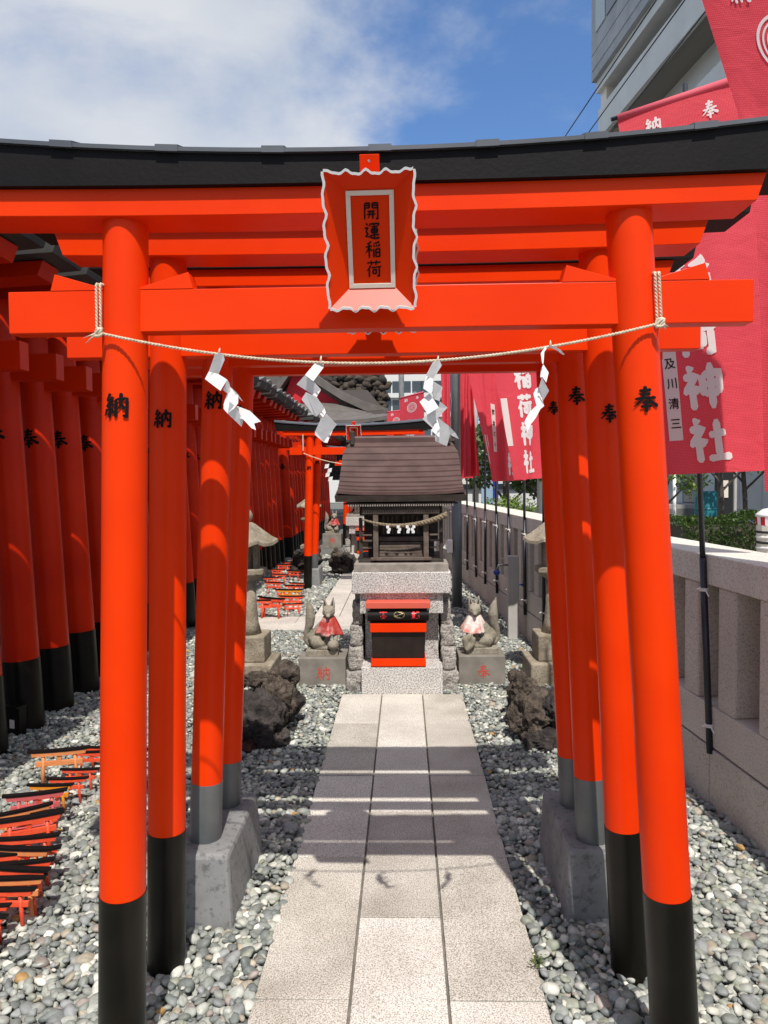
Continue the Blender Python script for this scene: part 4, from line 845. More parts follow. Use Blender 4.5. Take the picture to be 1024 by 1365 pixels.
# ------------------------------------------------------------------ small shrine
SC = (-0.03, 0, 0)
def shrine(dx, dy, label, plabel):
    t = thing('stone_pedestal', (-.03+dx, 5.52+dy, 0), plabel, 'pedestal')
    B = lambda n, m_, *b, bv=.006: MB().box(*b).build(n, m_, t, bevel=bv)
    B('base_block', GRANP, -.305, .305, 0.0, .75, -.06, .203)
    B('middle_block', GRANP, -.287, .287, .275, .70, .2035, .583)
    B('upper_block', GRANP, -.318, .318, .13, .80, .5835, .742)
    B('top_slab', GRANP, -.375, .375, .09, 1.0, .7425, .905)
    B('timber_sill', WOODG, -.36, .36, .12, .95, .9055, .965, bv=.003)
    rr = random.Random(3)
    for s in (-1, 1):
        z = -.06
        for k in range(5):
            h = [.20, .18, .16, .17, .12][k]; hw = .062-.008*k+rr.uniform(-.003, .003)
            bm = bmesh.new(); bmesh.ops.create_cube(bm, size=1); bmesh.ops.subdivide_edges(bm, edges=bm.edges, cuts=7, use_grid_fill=True)
            for v in bm.verts:
                p = Vector((v.co.x*2*hw, v.co.y*(.60-.05*k), v.co.z*(h-.004))); nn = noise.noise_vector(p*14+Vector((k*3, s*5, 0)))*.016+noise.noise_vector(p*38)*.005; v.co = p+nn
            me = bpy.data.meshes.new('rough_stone'); bm.to_mesh(me); bm.free(); me.materials.append(RUST); me.polygons.foreach_set('use_smooth', [True]*len(me.polygons))
            o = bpy.data.objects.new('rough_stone', me); COL.objects.link(o); o.parent = t; o.location = (s*(.285+hw+.02), .40+.02*k, z+h/2); z += h
    t2 = thing('hokora_shrine', (-.03+dx, 6.05+dy, .965), label, 'shrine')
    def b(n, m_, *q, bv=.002, par=None): return MB().box(*q).build(n, m_, par or t2, bevel=bv)
    b('platform', WOODD, -.33, .33, -.30, .42, 0.0, .018)
    b('step_beam', WOOD, -.235, .235, -.33, -.295, .018, .040)
    for s in (-1, 1):
        b('front_post', WOOD, s*.195-.020, s*.195+.020, -.30, -.26, .0, .375)
        b('body_post', WOODD, s*.25-.018, s*.25+.018, -.02, .02, .0, .40)
        b('corner_post', WOODD, s*.315-.014, s*.315+.014, -.22, -.19, .018, .345)
        for z in (.10, .155, .2): b('side_rail', WOOD, s*.27-.045, s*.27+.045, -.21, -.195, z, z+.014)
    for k in range(6): b('stair_board', WOOD, -.17, .17, -.27+.028*k, -.235+.028*k, .020+.021*k, .039+.021*k)
    b('threshold', WOOD, -.23, .23, -.12, -.07, .152, .185)
    b('back_wall', WOODD, -.25, .25, .02, .30, .0, .56); b('frieze', WOODD, -.33, .33, -.10, .02, .355, .50); b('eave_soffit', WOODD, -.44, .44, -.33, .05, .452, .462)
    for s in (-1, 1): b('side_wall', WOODD, s*.27-.03, s*.27+.03, .0, .30, .15, .56)
    for s in (-1, 1):
        d = b('door', WOODD, s*.0825-.078, s*.0825+.078, -.012, .018, .19, .36)
        for k in range(4): b('door_slat', WOOD, s*.0825-.066+.036*k, s*.0825-.052+.036*k, -.018, -.011, .20, .35, par=d, bv=0)
    b('lintel', WOODD, -.30, .30, -.305, -.262, .375, .437); b('upper_lintel', WOODD, -.30, .30, -.05, .0, .38, .42)
    mb = MB()
    for k in range(44): x = -.40+.80*k/43; mb.box(x-.005, x+.005, -.335, -.02, .437, .452)
    tag(mb.build('rafters', WOODG, t2), kind='stuff')
    # curved nagare roof in stepped courses
    nC = 11; rp2 = []
    def P2(v): v = min(v, 1.0); return Vector((0, 0.30-0.66*v, .985-.46*(1-(1-v)**1.55)))
    roof_halfw = lambda v: .405+.075*min(1, v*5)**.7+.012*v
    for k in range(nC):
        v0, v1 = k/nC, (k+1)/nC+.012
        a, c_ = P2(v0), P2(v1); hw0, hw1 = roof_halfw(v0), roof_halfw(v1); th = .012
        up1 = .010
        nX = 9; vs = []
        for i in range(nX):
            u = -1+2*i/(nX-1); cv = 0.018*abs(u)**3*v1
            for (pp, hw, dz) in ((a, hw0, -.004), (c_, hw1, up1), (c_, hw1, up1-th), (a, hw0, -.004-th)):
                vs.append((u*hw, pp.y, pp.z+dz+cv))
        fs = [(4*i+j, 4*i+(j+1) % 4, 4*i+4+(j+1) % 4, 4*i+4+j) for i in range(nX-1) for j in range(4)]+[(0, 1, 2, 3), (4*(nX-1)+3, 4*(nX-1)+2, 4*(nX-1)+1, 4*(nX-1))]
        MB().quadmesh(vs, fs).build('roof_course', ROOFB, t2)
    vs = []
    e = P2(1)
    MB().hexa([(-.50, e.y+.015, e.z-.052), (.50, e.y+.015, e.z-.052), (.485, .1, e.z+.05), (-.485, .1, e.z+.05), (-.505, e.y+.002, e.z-.004), (.505, e.y+.002, e.z-.004), (.49, .1, e.z+.10), (-.49, .1, e.z+.10)]).build('eave_board', WOODD, t2)
    MB().hexa([(-.46, .30, .965), (.46, .30, .965), (.50, .66, .60), (-.50, .66, .60), (-.46, .30, .985), (.46, .30, .985), (.50, .66, .62), (-.50, .66, .62)]).build('rear_slope', ROOFB, t2)
    for s in (-1, 1): MB().prism([(s*.40, .0, .56), (s*.40, .55, .62), (s*.40, .30, .95), (s*.40, -.1, .62)], (s, 0, 0), .012).build('gable_board', WOODD, t2)
    MB().tube([(-.405, .30, .990), (.405, .30, .990)], .024, 10).box(-.40, .40, .27, .33, .955, .985).build('ridge', ROOFB, t2, smooth=False)
    for s in (-1, 1): MB().box(s*.405-.018, s*.405+.018, .22, .34, .93, 1.055).build('ridge_ornament', WOODD, t2, bevel=.012)
    # rope on the shrine
    pts = [Vector((-.30+.66*i/16, -.325, .372-.085*(1-((i-7)/9)**2 if abs(i-7) < 9 else 0)+.0)) for i in range(17)]
    rs = thing('shrine_rope', (-.03+dx, 6.05+dy, .965), 'old thick straw rope drooping across the front of the little shrine' if dy == 0 else 'rope on the distant second shrine', 'rope')
    mb = MB(); r_ = [.008+.016*(i/16) for i in range(17)]
    for st in range(3):
        q = [p+Vector((0, cos(2*pi*(i*.5+st/3)), sin(2*pi*(i*.5+st/3))))*r_[i]*.5 for i, p in enumerate(pts)]
        qq = []
        for a_, b_ in zip(range(16), range(1, 17)):
            for h in range(5):
                f = h/5; p = pts[a_].lerp(pts[b_], f); rr2 = r_[a_]; an = 2*pi*((a_+f)*.55+st/3); qq.append((p+Vector((0, cos(an), sin(an)))*rr2*.5, rr2*.62))
        mb.tube([x[0] for x in qq], [x[1] for x in qq], 7)
    mb.build('twisted_strands', ROPEO, rs, smooth=True)
    for k, (x, s_) in enumerate(((-.10, 1), (-.02, 1), (.05, 1), (.10, -1))):
        f = MB(); z = .29; xx = x
        for q in range(3):
            f.hexa([(xx-.011, -.352, z-.022), (xx+.011, -.352, z-.022), (xx+.011, -.351, z-.022), (xx-.011, -.351, z-.022), (xx-.011, -.350, z), (xx+.011, -.350, z), (xx+.011, -.349, z), (xx-.011, -.349, z)]); z -= .019; xx += s_*(.011 if q % 2 == 0 else -.006)
        f.build('paper_zigzag', PAPER, rs)
    return t, t2, rs
s1 = shrine(0, 0, 'small dark wooden shrine with stepped brown roof standing on the granite pedestal', 'stacked pale granite pedestal with rough stone sides under the small shrine')
t = thing('offering_box', (-.055, 5.60, .2035), 'black offering box with orange boards and red characters in front of the pedestal', 'offering box')
MB().hexa([(-.195, -.06, .03), (.195, -.06, .03), (.195, .14, .03), (-.195, .14, .03), (-.203, -.065, .34), (.203, -.065, .34), (.203, .14, .34), (-.203, .14, .34)]).build('box_body', BOXD, t, bevel=.003)
MB().box(-.205, .205, -.085, .15, 0.006, .062).build('lower_board', RED, t, bevel=.003)
MB().box(-.210, .210, -.09, .15, .265, .330).build('middle_board', RED, t, bevel=.003)
MB().box(-.24, .24, -.10, .15, .445, .490).build('top_board', PINK, t, bevel=.003)
MB().box(-.215, .215, -.03, .14, .33, .446).build('recess', WOODD, t)
rl = MB().tube([(-.228, -.065, .385), (.228, -.065, .385)], .038, 24).build('roller', BLKW, t, smooth=True); rl.modifiers.new('s', 'EDGE_SPLIT').split_angle = radians(60)
def rfn(u, v, d): a = v/.038+.45; return (u, -.065-(.0395+d)*cos(a), .385+(.0395+d)*sin(a))
for ch, u in (('賽', -.11), ('銭', .13)):
    mb = MB(); write_font(mb, ch, u, -.004, .062, rfn); mb.build('character', HOTRED, rl)
mb = MB(); mb.quadmesh([rfn(.008+.040*cos(a*pi/8), -.004+.028*sin(a*pi/8), 0) for a in range(16)], [tuple(range(16))]); cr_ = mb.build('crest', GOLD, rl)
mb = MB()
for R_ in (.026, .015):
    vs = []
    for i in range(17): a = i*pi/8; vs += [rfn(.008+R_*1.2*cos(a), -.004+R_*.85*sin(a), .0006), rfn(.008+(R_+.004)*1.2*cos(a), -.004+(R_+.004)*.85*sin(a), .0006)]
    mb.quadmesh(vs, [(2*i, 2*i+1, 2*i+3, 2*i+2) for i in range(16)])
mb.build('crest_rings', INK, rl)
# second precinct, farther back and to the left
OX, OY = -.62, 8.6
c1 = copy_tree(s1[0], None, (-.03+OX-.1, 5.52+OY, 0), 'distant granite pedestal of the second shrine, left of the small shrine')
c2 = copy_tree(s1[1], None, (-.03+OX-.1, 6.05+OY, .965), 'distant second wooden shrine almost hidden behind the nearer roof')
copy_tree(bpy.data.objects['offering_box'], None, (-.055+OX-.03, 5.6+OY, .2035), 'distant orange and black offering box left of the small shrine')
fg = copy_tree(g1, None, (-.70, 10.98, 0), 'far vermilion torii with black lintel, beyond the cross path')
fg['group'] = 'vermilion torii over the second path'
fg2 = copy_tree(g3, None, (-.68, 11.45, 0), 'far torii with grey sleeves right behind the far vermilion gate'); fg2['group'] = 'vermilion torii over the second path'
for (dx, lb) in ((-.735, 'small distant concrete block at the left post of the far gate'), (.72, 'small distant concrete block at the right post of the far gate, behind the shrine')):
    q = footing(-.68+dx-.1, -.68+dx+.1, 11.3, 11.8, .262, lb)
fg3 = copy_tree(g1, None, (-.78, 19.0, 0), 'most distant vermilion torii, seen between the tunnel and the small shrine roof'); fg3['group'] = 'vermilion torii over the second path'
fg4 = copy_tree(g3, None, (-.74, 19.45, 0), 'most distant torii with grey sleeves, seen left of the small shrine'); fg4['group'] = 'vermilion torii over the second path'
copy_tree(pl1, None, (-.72, 10.80, 2.27), 'small distant red plaque showing above the brown shrine roof')
r2 = thing('straw_rope', (0, 0, 0), 'thin distant rope with paper zigzags on the far vermilion gate', 'rope')
a, b_ = A(404, 604, 10.9), A(545, 606, 10.9)
MB().tube([a.lerp(b_, i/12)+Vector((0, 0, -.16*(1-(2*i/12-1)**2))) for i in range(13)], .006, 6).build('main_cord', ROPE, r2)
p_ = A(404, 590, 10.88); MB().tube([p_+Vector((0, 0, .12)), p_+Vector((0, 0, -.12))], .009, 6).build('tie_loop', ROPE, r2)
for k, (x, y) in enumerate(((438, 619),)):
    mb = MB(); p = A(x, y, 10.85)
    for q in range(4):
        dx = (-.03, .01, -.02, .02)[q]; z = -.062*q; mb.hexa([(p.x+dx-.03, p.y, p.z+z-.06), (p.x+dx+.03, p.y-.01, p.z+z-.05), (p.x+dx+.03, p.y-.006, p.z+z-.05), (p.x+dx-.03, p.y+.004, p.z+z-.06), (p.x+dx-.03+.012, p.y, p.z+z), (p.x+dx+.042, p.y, p.z+z+.01), (p.x+dx+.042, p.y+.004, p.z+z+.01), (p.x+dx-.018, p.y+.004, p.z+z)])
    mb.build('paper_zigzag', PAPER, r2)

# ------------------------------------------------------------------ miniature torii offerings
def mini(redm, loc=(0, 0, 0)):
    t = thing('miniature_torii', loc, '', 'miniature torii', 'miniature votive torii on the pebbles')
    for s in (-1, 1): MB().tube([(s*.088, 0, -.03), (s*.078, 0, .165)], .0095, 10).build('post', redm, t, smooth=True)
    MB().box(-.118, .118, -.008, .008, .105, .130).build('tie_beam', redm, t, bevel=.001)
    MB().box(-.012, .012, -.007, .007, .130, .160).build('strut', redm, t)
    beam([(-.012, .158), (.012, .158), (.012, .178), (-.012, .178)], lin(-.135, .135, 7), lambda x: .004*(abs(x)/.15)**2, .3).build('lower_lintel', redm, t)
    beam([(-.015, .179), (.015, .179), (.015, .192), (-.015, .192)], lin(-.155, .155, 9), lambda x: .004*(abs(x)/.15)**2, .3).build('top_lintel', BLKW, t, bevel=.001)
    return t
MN = [(37,1003,120,996,'O','pale orange wooden miniature torii standing tallest and apart, nearest the tunnel lamp'),(95,989,148,987,'R','red miniature torii half hidden by the nearest gate post, second from the back'),(112,981,160,981,'R','rearmost red miniature torii of the near cluster, cut by the gate post'),(80,1009,132,1008,'R','red miniature torii right behind the pale orange wooden one'),(36,1033,98,1032,'Y','yellow orange miniature torii below the pale orange wooden one'),(18,1048,85,1041,'R','low dark-topped miniature torii leaning against the yellow one'),(3,1057,90,1047,'P','faded pink miniature torii in front of the yellow orange one'),(-14,1079,70,1061,'O','orange miniature torii tilted steeply among the pink ones'),(-4,1084,80,1070,'P','second faded pink miniature torii just above the large red-orange one'),(-12,1093,86,1077,'R','large red-orange miniature torii in the middle of the near cluster'),(-12,1130,82,1118,'R','red miniature torii just below the large red-orange one'),(-20,1142,73,1133,'R','red miniature torii fourth from the front of the near cluster'),(-30,1150,66,1156,'R','red miniature torii third from the front, with its lintel tipped'),(-34,1161,62,1158,'O','orange miniature torii with one post planted forward on the pebbles'),(-60,1182,14,1181,'R','red miniature torii second from the front, cut by the left edge'),(14,1070,84,1063,'R','dark red miniature torii wedged behind the large red-orange one'),(-6,1108,80,1101,'R','red miniature torii tight below the large red-orange one, mostly hidden'),(-22,1124,70,1127,'O','orange miniature torii half buried between two red ones in mid cluster'),(-40,1170,48,1170,'R','red miniature torii low in the front of the near cluster'),(62,1022,118,1020,'R','small red miniature torii under the pale orange wooden lintel'),(-70,1197,9,1200,'R','frontmost red miniature torii at the left edge of the photograph')]
mm = {'R': MRED, 'O': MORG, 'Y': MYEL, 'P': MPNK}; protoM = {}
for (xa, ya, xb, yb, cm, lb) in MN:
    a, b_ = G(xa, ya, .19), G(xb, yb, .19); c0 = (a+b_)/2; wd_ = (b_-a).length; rz = atan2(b_.y-a.y, b_.x-a.x)
    if cm not in protoM:
        t = mini(mm[cm]); protoM[cm] = (t, kidtree(t)); t.location = (c0.x, c0.y, .004); t.rotation_euler = (0, 0, rz); t['label'] = lb; t.scale = (min(wd_/.31, 1.25),)*3
    else: fast_copy(protoM[cm][0], protoM[cm][1], (c0.x, c0.y, .004), rz, lb, min(wd_/.31, 1.25))
MF = [(340,803,380,802,'R'),(352,799,372,806,'R'),(368,789,405,789,'Y'),(372,795,406,795,'R'),(377,801,405,800,'R'),(385,774,407,775,'R'),(378,780,406,781,'R'),(350,769,376,768,'R'),(353,775,378,776,'R'),(362,763,384,763,'R'),(366,784,392,785,'R'),(358,757,380,757,'R'),(366,752,389,752,'R'),(375,747,394,747,'R'),(382,759,402,760,'R'),(388,742,404,742,'R')]
FL = ['frontmost distant miniature torii on the pebbles beyond the cross path', 'distant miniature torii turned sideways beside the frontmost one', 'distant yellow-orange miniature torii in the row near the far gate post']
for i, (xa, ya, xb, yb, cm) in enumerate(MF):
    a, b_ = G(xa, ya, .19), G(xb, yb, .19); c0 = (a+b_)/2; wd_ = hypot(b_.x-a.x, b_.y-a.y); rz = atan2(b_.y-a.y, b_.x-a.x); rz = max(-.5, min(.5, rz))
    fast_copy(protoM[cm][0], protoM[cm][1], (c0.x, c0.y, .004), rz, FL[i] if i < 3 else 'red miniature torii in the distant cluster, %s from its front' % ORD[i], min(wd_/.31, 1.25))

# small ground lamp by the tunnel
lp_ = G(17, 984); t = thing('ground_lamp', (lp_.x, lp_.y+.05, 0), 'small black ground spotlight with pale sticker at the foot of the tunnel posts', 'lamp', rz=-.35)
MB().box(-.055, .055, -.03, .03, .02, .19).build('lamp_case', BLK, t, bevel=.006); MB().box(-.062, .062, -.05, .032, .19, .20).build('lamp_hood', BLK, t)
MB().box(-.022, .018, -.0325, -.031, .055, .11).build('sticker', WHITEB, t); MB().box(-.06, .06, -.02, .02, -.02, .02).build('lamp_foot', BLK, t)
# sprig of weed beside the path
t = thing('weed', G(715, 1290), 'tiny green weed sprouting between pebbles right of the path', 'weed')
mb = MB()
for k in range(40):
    a = random.uniform(0, 2*pi); l_ = random.uniform(.008, .032); p = Vector((cos(a)*l_, sin(a)*l_, .012+random.uniform(0, .03))); mb.quadmesh([p, p+Vector((.006, .002, .001)), p+Vector((.008, -.004, .003)), p+Vector((.002, -.006, .002))], [(0, 1, 2, 3)])
for k in range(8): a = random.uniform(0, 6.28); mb.tube([(0, 0, -.01), (cos(a)*.02, sin(a)*.02, .03)], .0008, 4)
mb.build('leaves', LEAFL, t)

# ------------------------------------------------------------------ main hall, lava mound and far buildings
t = thing('main_hall', (-4.6, 24, 0), 'large shrine hall roof with red gable rising above the torii tunnel', 'hall'); o0 = Vector((-4.6, 24, 0))
def Q(x, y, Y): return A(x, y, Y)-o0
MB().hexa([Q(330, 600, 24), Q(517, 600, 24), Q(517, 600, 32), Q(330, 600, 32), Q(330, 566, 24.3), Q(516, 551, 24.3), Q(490, 520, 31.8), Q(330, 520, 31.8)]).build('hall_wall', WOODD, t)
vs = []; nx = 16
for i in range(nx+1):
    u = i/nx; x = 395+(522-395)*u; cv = 6*(abs(u-.35)/.65)**2.4
    yb_ = 560-cv*1.25; yt_ = 537-(0 if u < .5 else -14*((u-.5)/.5)**1.0)
    a, b_ = A(x, yb_, 23.2), A(395+(500-395)*u, min(yt_, yb_-3), 25.6); vs += [a-o0, b_-o0, b_-o0-Vector((0, 0, .12)), a-o0-Vector((0, 0, .12))]
MB().quadmesh(vs, [(4*i+j, 4*i+(j+1) % 4, 4*i+4+(j+1) % 4, 4*i+4+j) for i in range(nx) for j in range(4)]+[(0, 1, 2, 3), (4*nx+3, 4*nx+2, 4*nx+1, 4*nx)]).build('lower_roof', mat('hall_roof', (.10, .085, .075), .7, col2=(.14, .12, .105), nscale=3), t)
MB().prism([Q(375, 545, 25.8), Q(470, 540, 25.8), Q(430, 515, 25.8), Q(395, 480, 25.8)], (0, 1, 0), .2).build('gable', CRIM, t)
for (pts, th, n_, m_) in (([(372, 470), (400, 488), (425, 508), (455, 527), (485, 541), (517, 550)], .28, 'bargeboard', WOOD), ([(395, 480), (360, 530)], .3, 'bargeboard', WOOD)):
    for k, off in enumerate((0, 1)):
        vs = []; P3 = [A(x, y+off*6, 25.5-.25*off*-1 if off else 25.3)-o0 for x, y in pts]
        for p in P3: vs += [p+Vector((0, 0, th/2)), p+Vector((0, .5, th/2+.05)), p+Vector((0, .5, -th/2)), p+Vector((0, 0, -th/2))]
        kx = len(P3); MB().quadmesh(vs, [(4*i+j, 4*i+(j+1) % 4, 4*i+4+(j+1) % 4, 4*i+4+j) for i in range(kx-1) for j in range(4)]+[(0, 1, 2, 3), (4*kx-1, 4*kx-2, 4*kx-3, 4*kx-4)]).build(n_, MATS['hall_roof'] if k == 0 else m_, t)
MB().sphere(Q(410, 535, 25.6), .25, 2).build('lantern_globe', CRIM, t, smooth=True)
MB().prism([Q(300, 575, 26.3), Q(300, 430, 26.3), Q(372, 462, 26.3), Q(402, 482, 26.3), Q(440, 512, 26.3), Q(470, 545, 26.3)], (0, 1, 0), 6).build('main_roof', MATS['hall_roof'], t)
# mound
c0 = A(462, 560, 36); mb = MB(); rr = random.Random(11)
MD = thing('lava_mound', (c0.x, c0.y+1, 0), 'dark mound of piled lava stones behind the hall roof', 'rock mound')
cnt = 0
for k in range(290):
    x, y = rr.uniform(425, 517), rr.uniform(500, 570)
    if x > 508 and y > 530: pass
    if y < 497+ (max(0, x-505))*1.2: continue
    p = A(x, y, 35+rr.uniform(-.3, .3)+(y-500)*-.02); r = rr.uniform(.13, .24)
    key = 'mr%d' % (k % 12)
    if key not in KIDS: KIDS[key] = MB().sphere((0, 0, 0), 1, 2, jit=.5, seed=k).mesh('rock', (LAVAG, LAVA, LAVAG)[k % 3], True)
    o = bpy.data.objects.new('rock', KIDS[key]); COL.objects.link(o); o.parent = MD; o.location = p-Vector((c0.x, c0.y+1, 0)); o.scale = (r*1.2, r, r*.8); o.rotation_euler = (rr.uniform(0, 3), rr.uniform(-.3, .3), rr.uniform(0, 3))
MB().hexa([Vector(q)-Vector((c0.x, c0.y+1, 0)) for q in [A(410, 640, 35.4), A(518, 640, 35.4), A(518, 640, 39), A(410, 640, 39), A(415, 497, 35.4), A(513, 500, 35.4), A(505, 500, 39), A(415, 497, 39)]]).build('mound_core', LAVA, MD)
fn_ = thing('iron_fence', A(480, 497, 35.6), 'thin black iron railing on top of the lava mound', 'fence'); fb = Vector(fn_.location)
for x in range(430, 512, 7): MB().tube([A(x, 500, 35.6)-fb, A(x, 478, 35.6)-fb], .03, 5).build('railing_post', WIRE, fn_)
MB().tube([A(428, 480, 35.6)-fb, A(512, 480, 35.6)-fb], .04, 5).tube([A(428, 492, 35.6)-fb, A(512, 492, 35.6)-fb], .03, 5).build('railing', WIRE, fn_)
# white building with window bands in the middle distance
b0 = A(500, 640, 55); t = thing('white_building', (b0.x, 55, 0), 'white building with dark window bands seen beyond the lava mound', 'building'); 
x1_ = A(625, 560, 55).x-b0.x
MB().box(-6, x1_, 0, 12, 0, 1.6+.19*55).build('wall', BWHITE, t)
zof = lambda y: A(550, y, 55).z
for (ya, yb) in ((508, 524), (533, 550), (566, 582)):
    for k in range(9):
        xa = -3+1.45*k
        wn = MB().box(xa, xa+1.35, -.04, .05, zof(yb), zof(ya)).build('window', GLASS, t); MB().box(xa+.64, xa+.70, -.07, -.04, zof(yb), zof(ya)).build('mullion', WIRE, wn)
    MB().box(-6, x1_, -.35, 0, zof(yb)-.35, zof(yb)-.02).build('balcony_slab', BWHITE, t)
MB().tube([(0, 0, -.05), (0, 0, 9)], .11, 10).build('utility_pole', CONC, smooth=True, loc=(A(536, 600, 30).x, 30, 0)); tag(bpy.data.objects['utility_pole'], 'grey utility pole rising behind the far red banner', 'utility pole')
MB().tube([(0, 0, -.05), (0, 0, 4.9)], .045, 8).build('street_pole', STEEL, smooth=True, loc=(A(554, 600, 28).x, 28, 0)); tag(bpy.data.objects['street_pole'], 'thin pale steel pole between the white building and the far banner', 'pole')
banner(pe([(0, 533, 531, 18.2), (1, 534, 630, 18.2)]), pe([(0, 565, 522, 17.9), (1, 567, 620, 17.9)]), 'small far red banner with white crest above the shrine ridge', folds=.01, nf=1, ph=.2)
banner(pe([(0, 516, 549, 21), (1, 516, 630, 21)]), pe([(0, 541, 546, 21), (1, 541, 628, 21)]), 'smallest red banner, only its top showing above the far black lintel', folds=.01, nf=1)
banner(pe([(0, 462, 640, 30), (1, 462, 690, 30)]), pe([(0, 470, 640, 30), (1, 470, 690, 30)]), 'tiny pinkish red cloth left of the shrine posts', folds=.01, nf=1, text=False, crest=False)

# tall building on the right
bd_a = math.atan(.12); t = thing('office_building', (9.8, 38, 0), 'tall grey concrete building with dark upper cladding and open galleries, top right', 'building', rz=bd_a)
Bx = lambda n, m_, *q, par=None, bv=0: MB().box(*q).build(n, m_, par or t, bevel=bv)
Bx('ground_floor', GWALL, .15, 14, -24, 0, 0, 4.2)
Bx('core', BCON, 1.6, 14, -24, -.02, 4.2, 44)
Bx('corner_column', WHITE, .10, .75, -.75, -.04, 4.2, 21.6)
z = 3.65
while z < 20:
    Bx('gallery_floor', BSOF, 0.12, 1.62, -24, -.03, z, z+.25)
    Bx('parapet', BCON, -.02, .18, -24, -.01, z-.25, z+1.15)
    for k in range(11): Bx('gallery_door', GLASS if k % 2 else WOODG, 1.5, 1.61, -1.6-2.1*k, -.8-2.1*k, z+.26, z+2.4)
    z += 3.75
Bx('cladding_sill', BCON, -.12, 1.7, -24, .0, 20.6, 21.15)
Bx('dark_upper_block', CLAD, -.35, 14, -24, .05, 21.15, 44)
for k in range(16):
    for r_ in range(2):
        wn = Bx('window', GLASS if (k+r_) % 3 else GLASSL, -.40, -.34, -1.75-1.32*k, -.6-1.32*k, 23.2+1.65*r_, 24.75+1.65*r_)
for k in range(12):
    z = 21.6+.75*k
    if 23 < z < 26.5: continue
    Bx('cladding_panel', CLAD, -.375, -.345, -23.9, -.02, z+.02, z+.72)
for k in range(12):
    Bx('wall_panel', GWALL, .12, .16, -22.8+1.3*k-.0, -21.53+1.3*k, .5, 4.1) if k < 9 else Bx('shop_window', GLASSL if k % 2 else GLASS, .10, .16, -22.8+1.3*k, -21.6+1.3*k, .2, 4.1)
for k in range(4): Bx('entrance_step', PAVE, -2.2-.3*k, .1, -10.5, -7.5, .0, .6-.14*k)
# wires
for i, (a, b_, c_, d_) in enumerate(((754, 181, 875, 0), (783, 179, 913, 0), (814, 178, 939, 17))):
    Ya, Yb = 33, 33*(a-480)/(c_-480); P0, P1 = A(a, b_, Ya), A(c_, d_, Yb); dr = (P1-P0)
    o = MB().tube([P0-dr*1.2, P0, P1, P1+dr*.6], .022, 6).build('overhead_cable', WIRE); tag(o, ['overhead black cable, leftmost of the three crossing the sky', 'overhead black cable, middle of the three by the tall building', 'overhead black cable, rightmost of the three, ending behind the red banner'][i], 'cable', 'overhead cables')

# street side: road, pavement, hedge, trees
q = MB().box(2.4, 60, 12, 90, -.2, -.010).build('road', ASPH); tag(q, kind='structure')
q = MB().box(1.95, 7.2, -5, 17, -.2, .10).build('pavement', PAVE); tag(q, kind='structure')
for k in range(4):
    o = MB().box(7.9, 9.3, 18.2+.9*k, 18.65+.9*k, -.011, -.006).build('crossing_stripe', WHITEB); tag(o, kind='structure')
def leaves(mb, c, r, n, s, sc3=(1, 1, 1), shell=.55):
    for _ in range(n):
        d = Vector((random.gauss(0, 1), random.gauss(0, 1), random.gauss(0, 1))).normalized(); k = random.uniform(shell, 1)**.6
        p = Vector(c)+Vector((d.x*sc3[0], d.y*sc3[1], d.z*sc3[2]))*r*k*(1+.3*noise.noise(d*2+Vector(c)))
        a = Vector((random.uniform(-1, 1), random.uniform(-1, 1), random.uniform(-1, 1))).normalized()*s*random.uniform(.6, 1.3); b = a.cross(d+Vector((.01, .02, .3))).normalized()*s*.55
        mb.quadmesh([p-a, p+b, p+a, p-b], [(0, 1, 2, 3)])
hd = thing('hedge', (5.7, 13, 0), 'clipped green hedge beyond the stone fence on the right', 'hedge'); mb = MB()
for k in range(9000):
    x, y, z = random.uniform(-1.1, 2.6), random.uniform(-.5, .5), random.uniform(0, 1)
    if abs(y) < .42 and z < .86: 
        if random.random() < .5: y = -.48
        else: z = random.uniform(.84, 1)
    z2 = z*(.90+.05*sin(x*3)+.08*noise.noise(Vector((x*2, y*2, 0)))); p = Vector((x, y+.06*noise.noise(Vector((x*3, z*3, 1))), z2+.05)); s = .032
    a = Vector((random.uniform(-1, 1), random.uniform(-1, 1), random.uniform(-1, 1))).normalized()*s; b = a.cross(Vector((random.random(), random.random(), 1))).normalized()*s*.6
    mb.quadmesh([p-a, p+b, p+a, p-b], [(0, 1, 2, 3)])
tag(mb.build('foliage', LEAF, hd), kind='stuff'); MB().box(-1.0, 2.5, -.38, .38, 0, .78).build('twig_core', BARK, hd)
def tree(loc, h, label, cr_, m_=LEAFL, n=1300, lean=0.0, s=.055):
    t = thing('street_tree', loc, label, 'tree', 'small street trees'); mb = MB()
    mb.tube([(0, 0, 0), (lean*.3, 0, h*.35), (lean*.7, .02, h*.6), (lean, 0, h*.85)], [.06, .05, .04, .015], 8)
    cs = []
    for k in range(7):
        a = k*2.4; z0 = h*(.38+.06*k); e = Vector((lean*.6+cos(a)*cr_*.8, sin(a)*cr_*.8, z0+h*.22)); mb.tube([(lean*.6, 0, z0), e*.6+Vector((0, 0, z0*.4)), e], [.028, .018, .006], 6); cs.append(e)
    mb.build('trunk', BARK, t)
    lf = MB()
    for c_ in cs+[Vector((lean, 0, h*.9))]: leaves(lf, c_, cr_*.5, n//8, s)
    lf.build('crown', m_, t); return t
tree((6.30, 14.9, 0), 3.4, 'young street tree with dark trunk directly right of the near banner pole', .85, lean=-.1)
tree((6.95, 15.3, 0), 3.4, 'young street tree with bare trunk in the middle of the hedge view', .9, lean=-.15)
tree((7.75, 14.6, 0), 3.2, 'young leafy street tree at the right edge above the hedge', .8, lean=-.25)
tree((5.35, 15.5, 0), 2.6, 'small leafy street tree beside the storefront glass, close to the gate post', .7)
tree((1.95, 14.5, 0), 2.7, 'dark green street tree below the middle banners', .75, LEAF, 2600, s=.06)
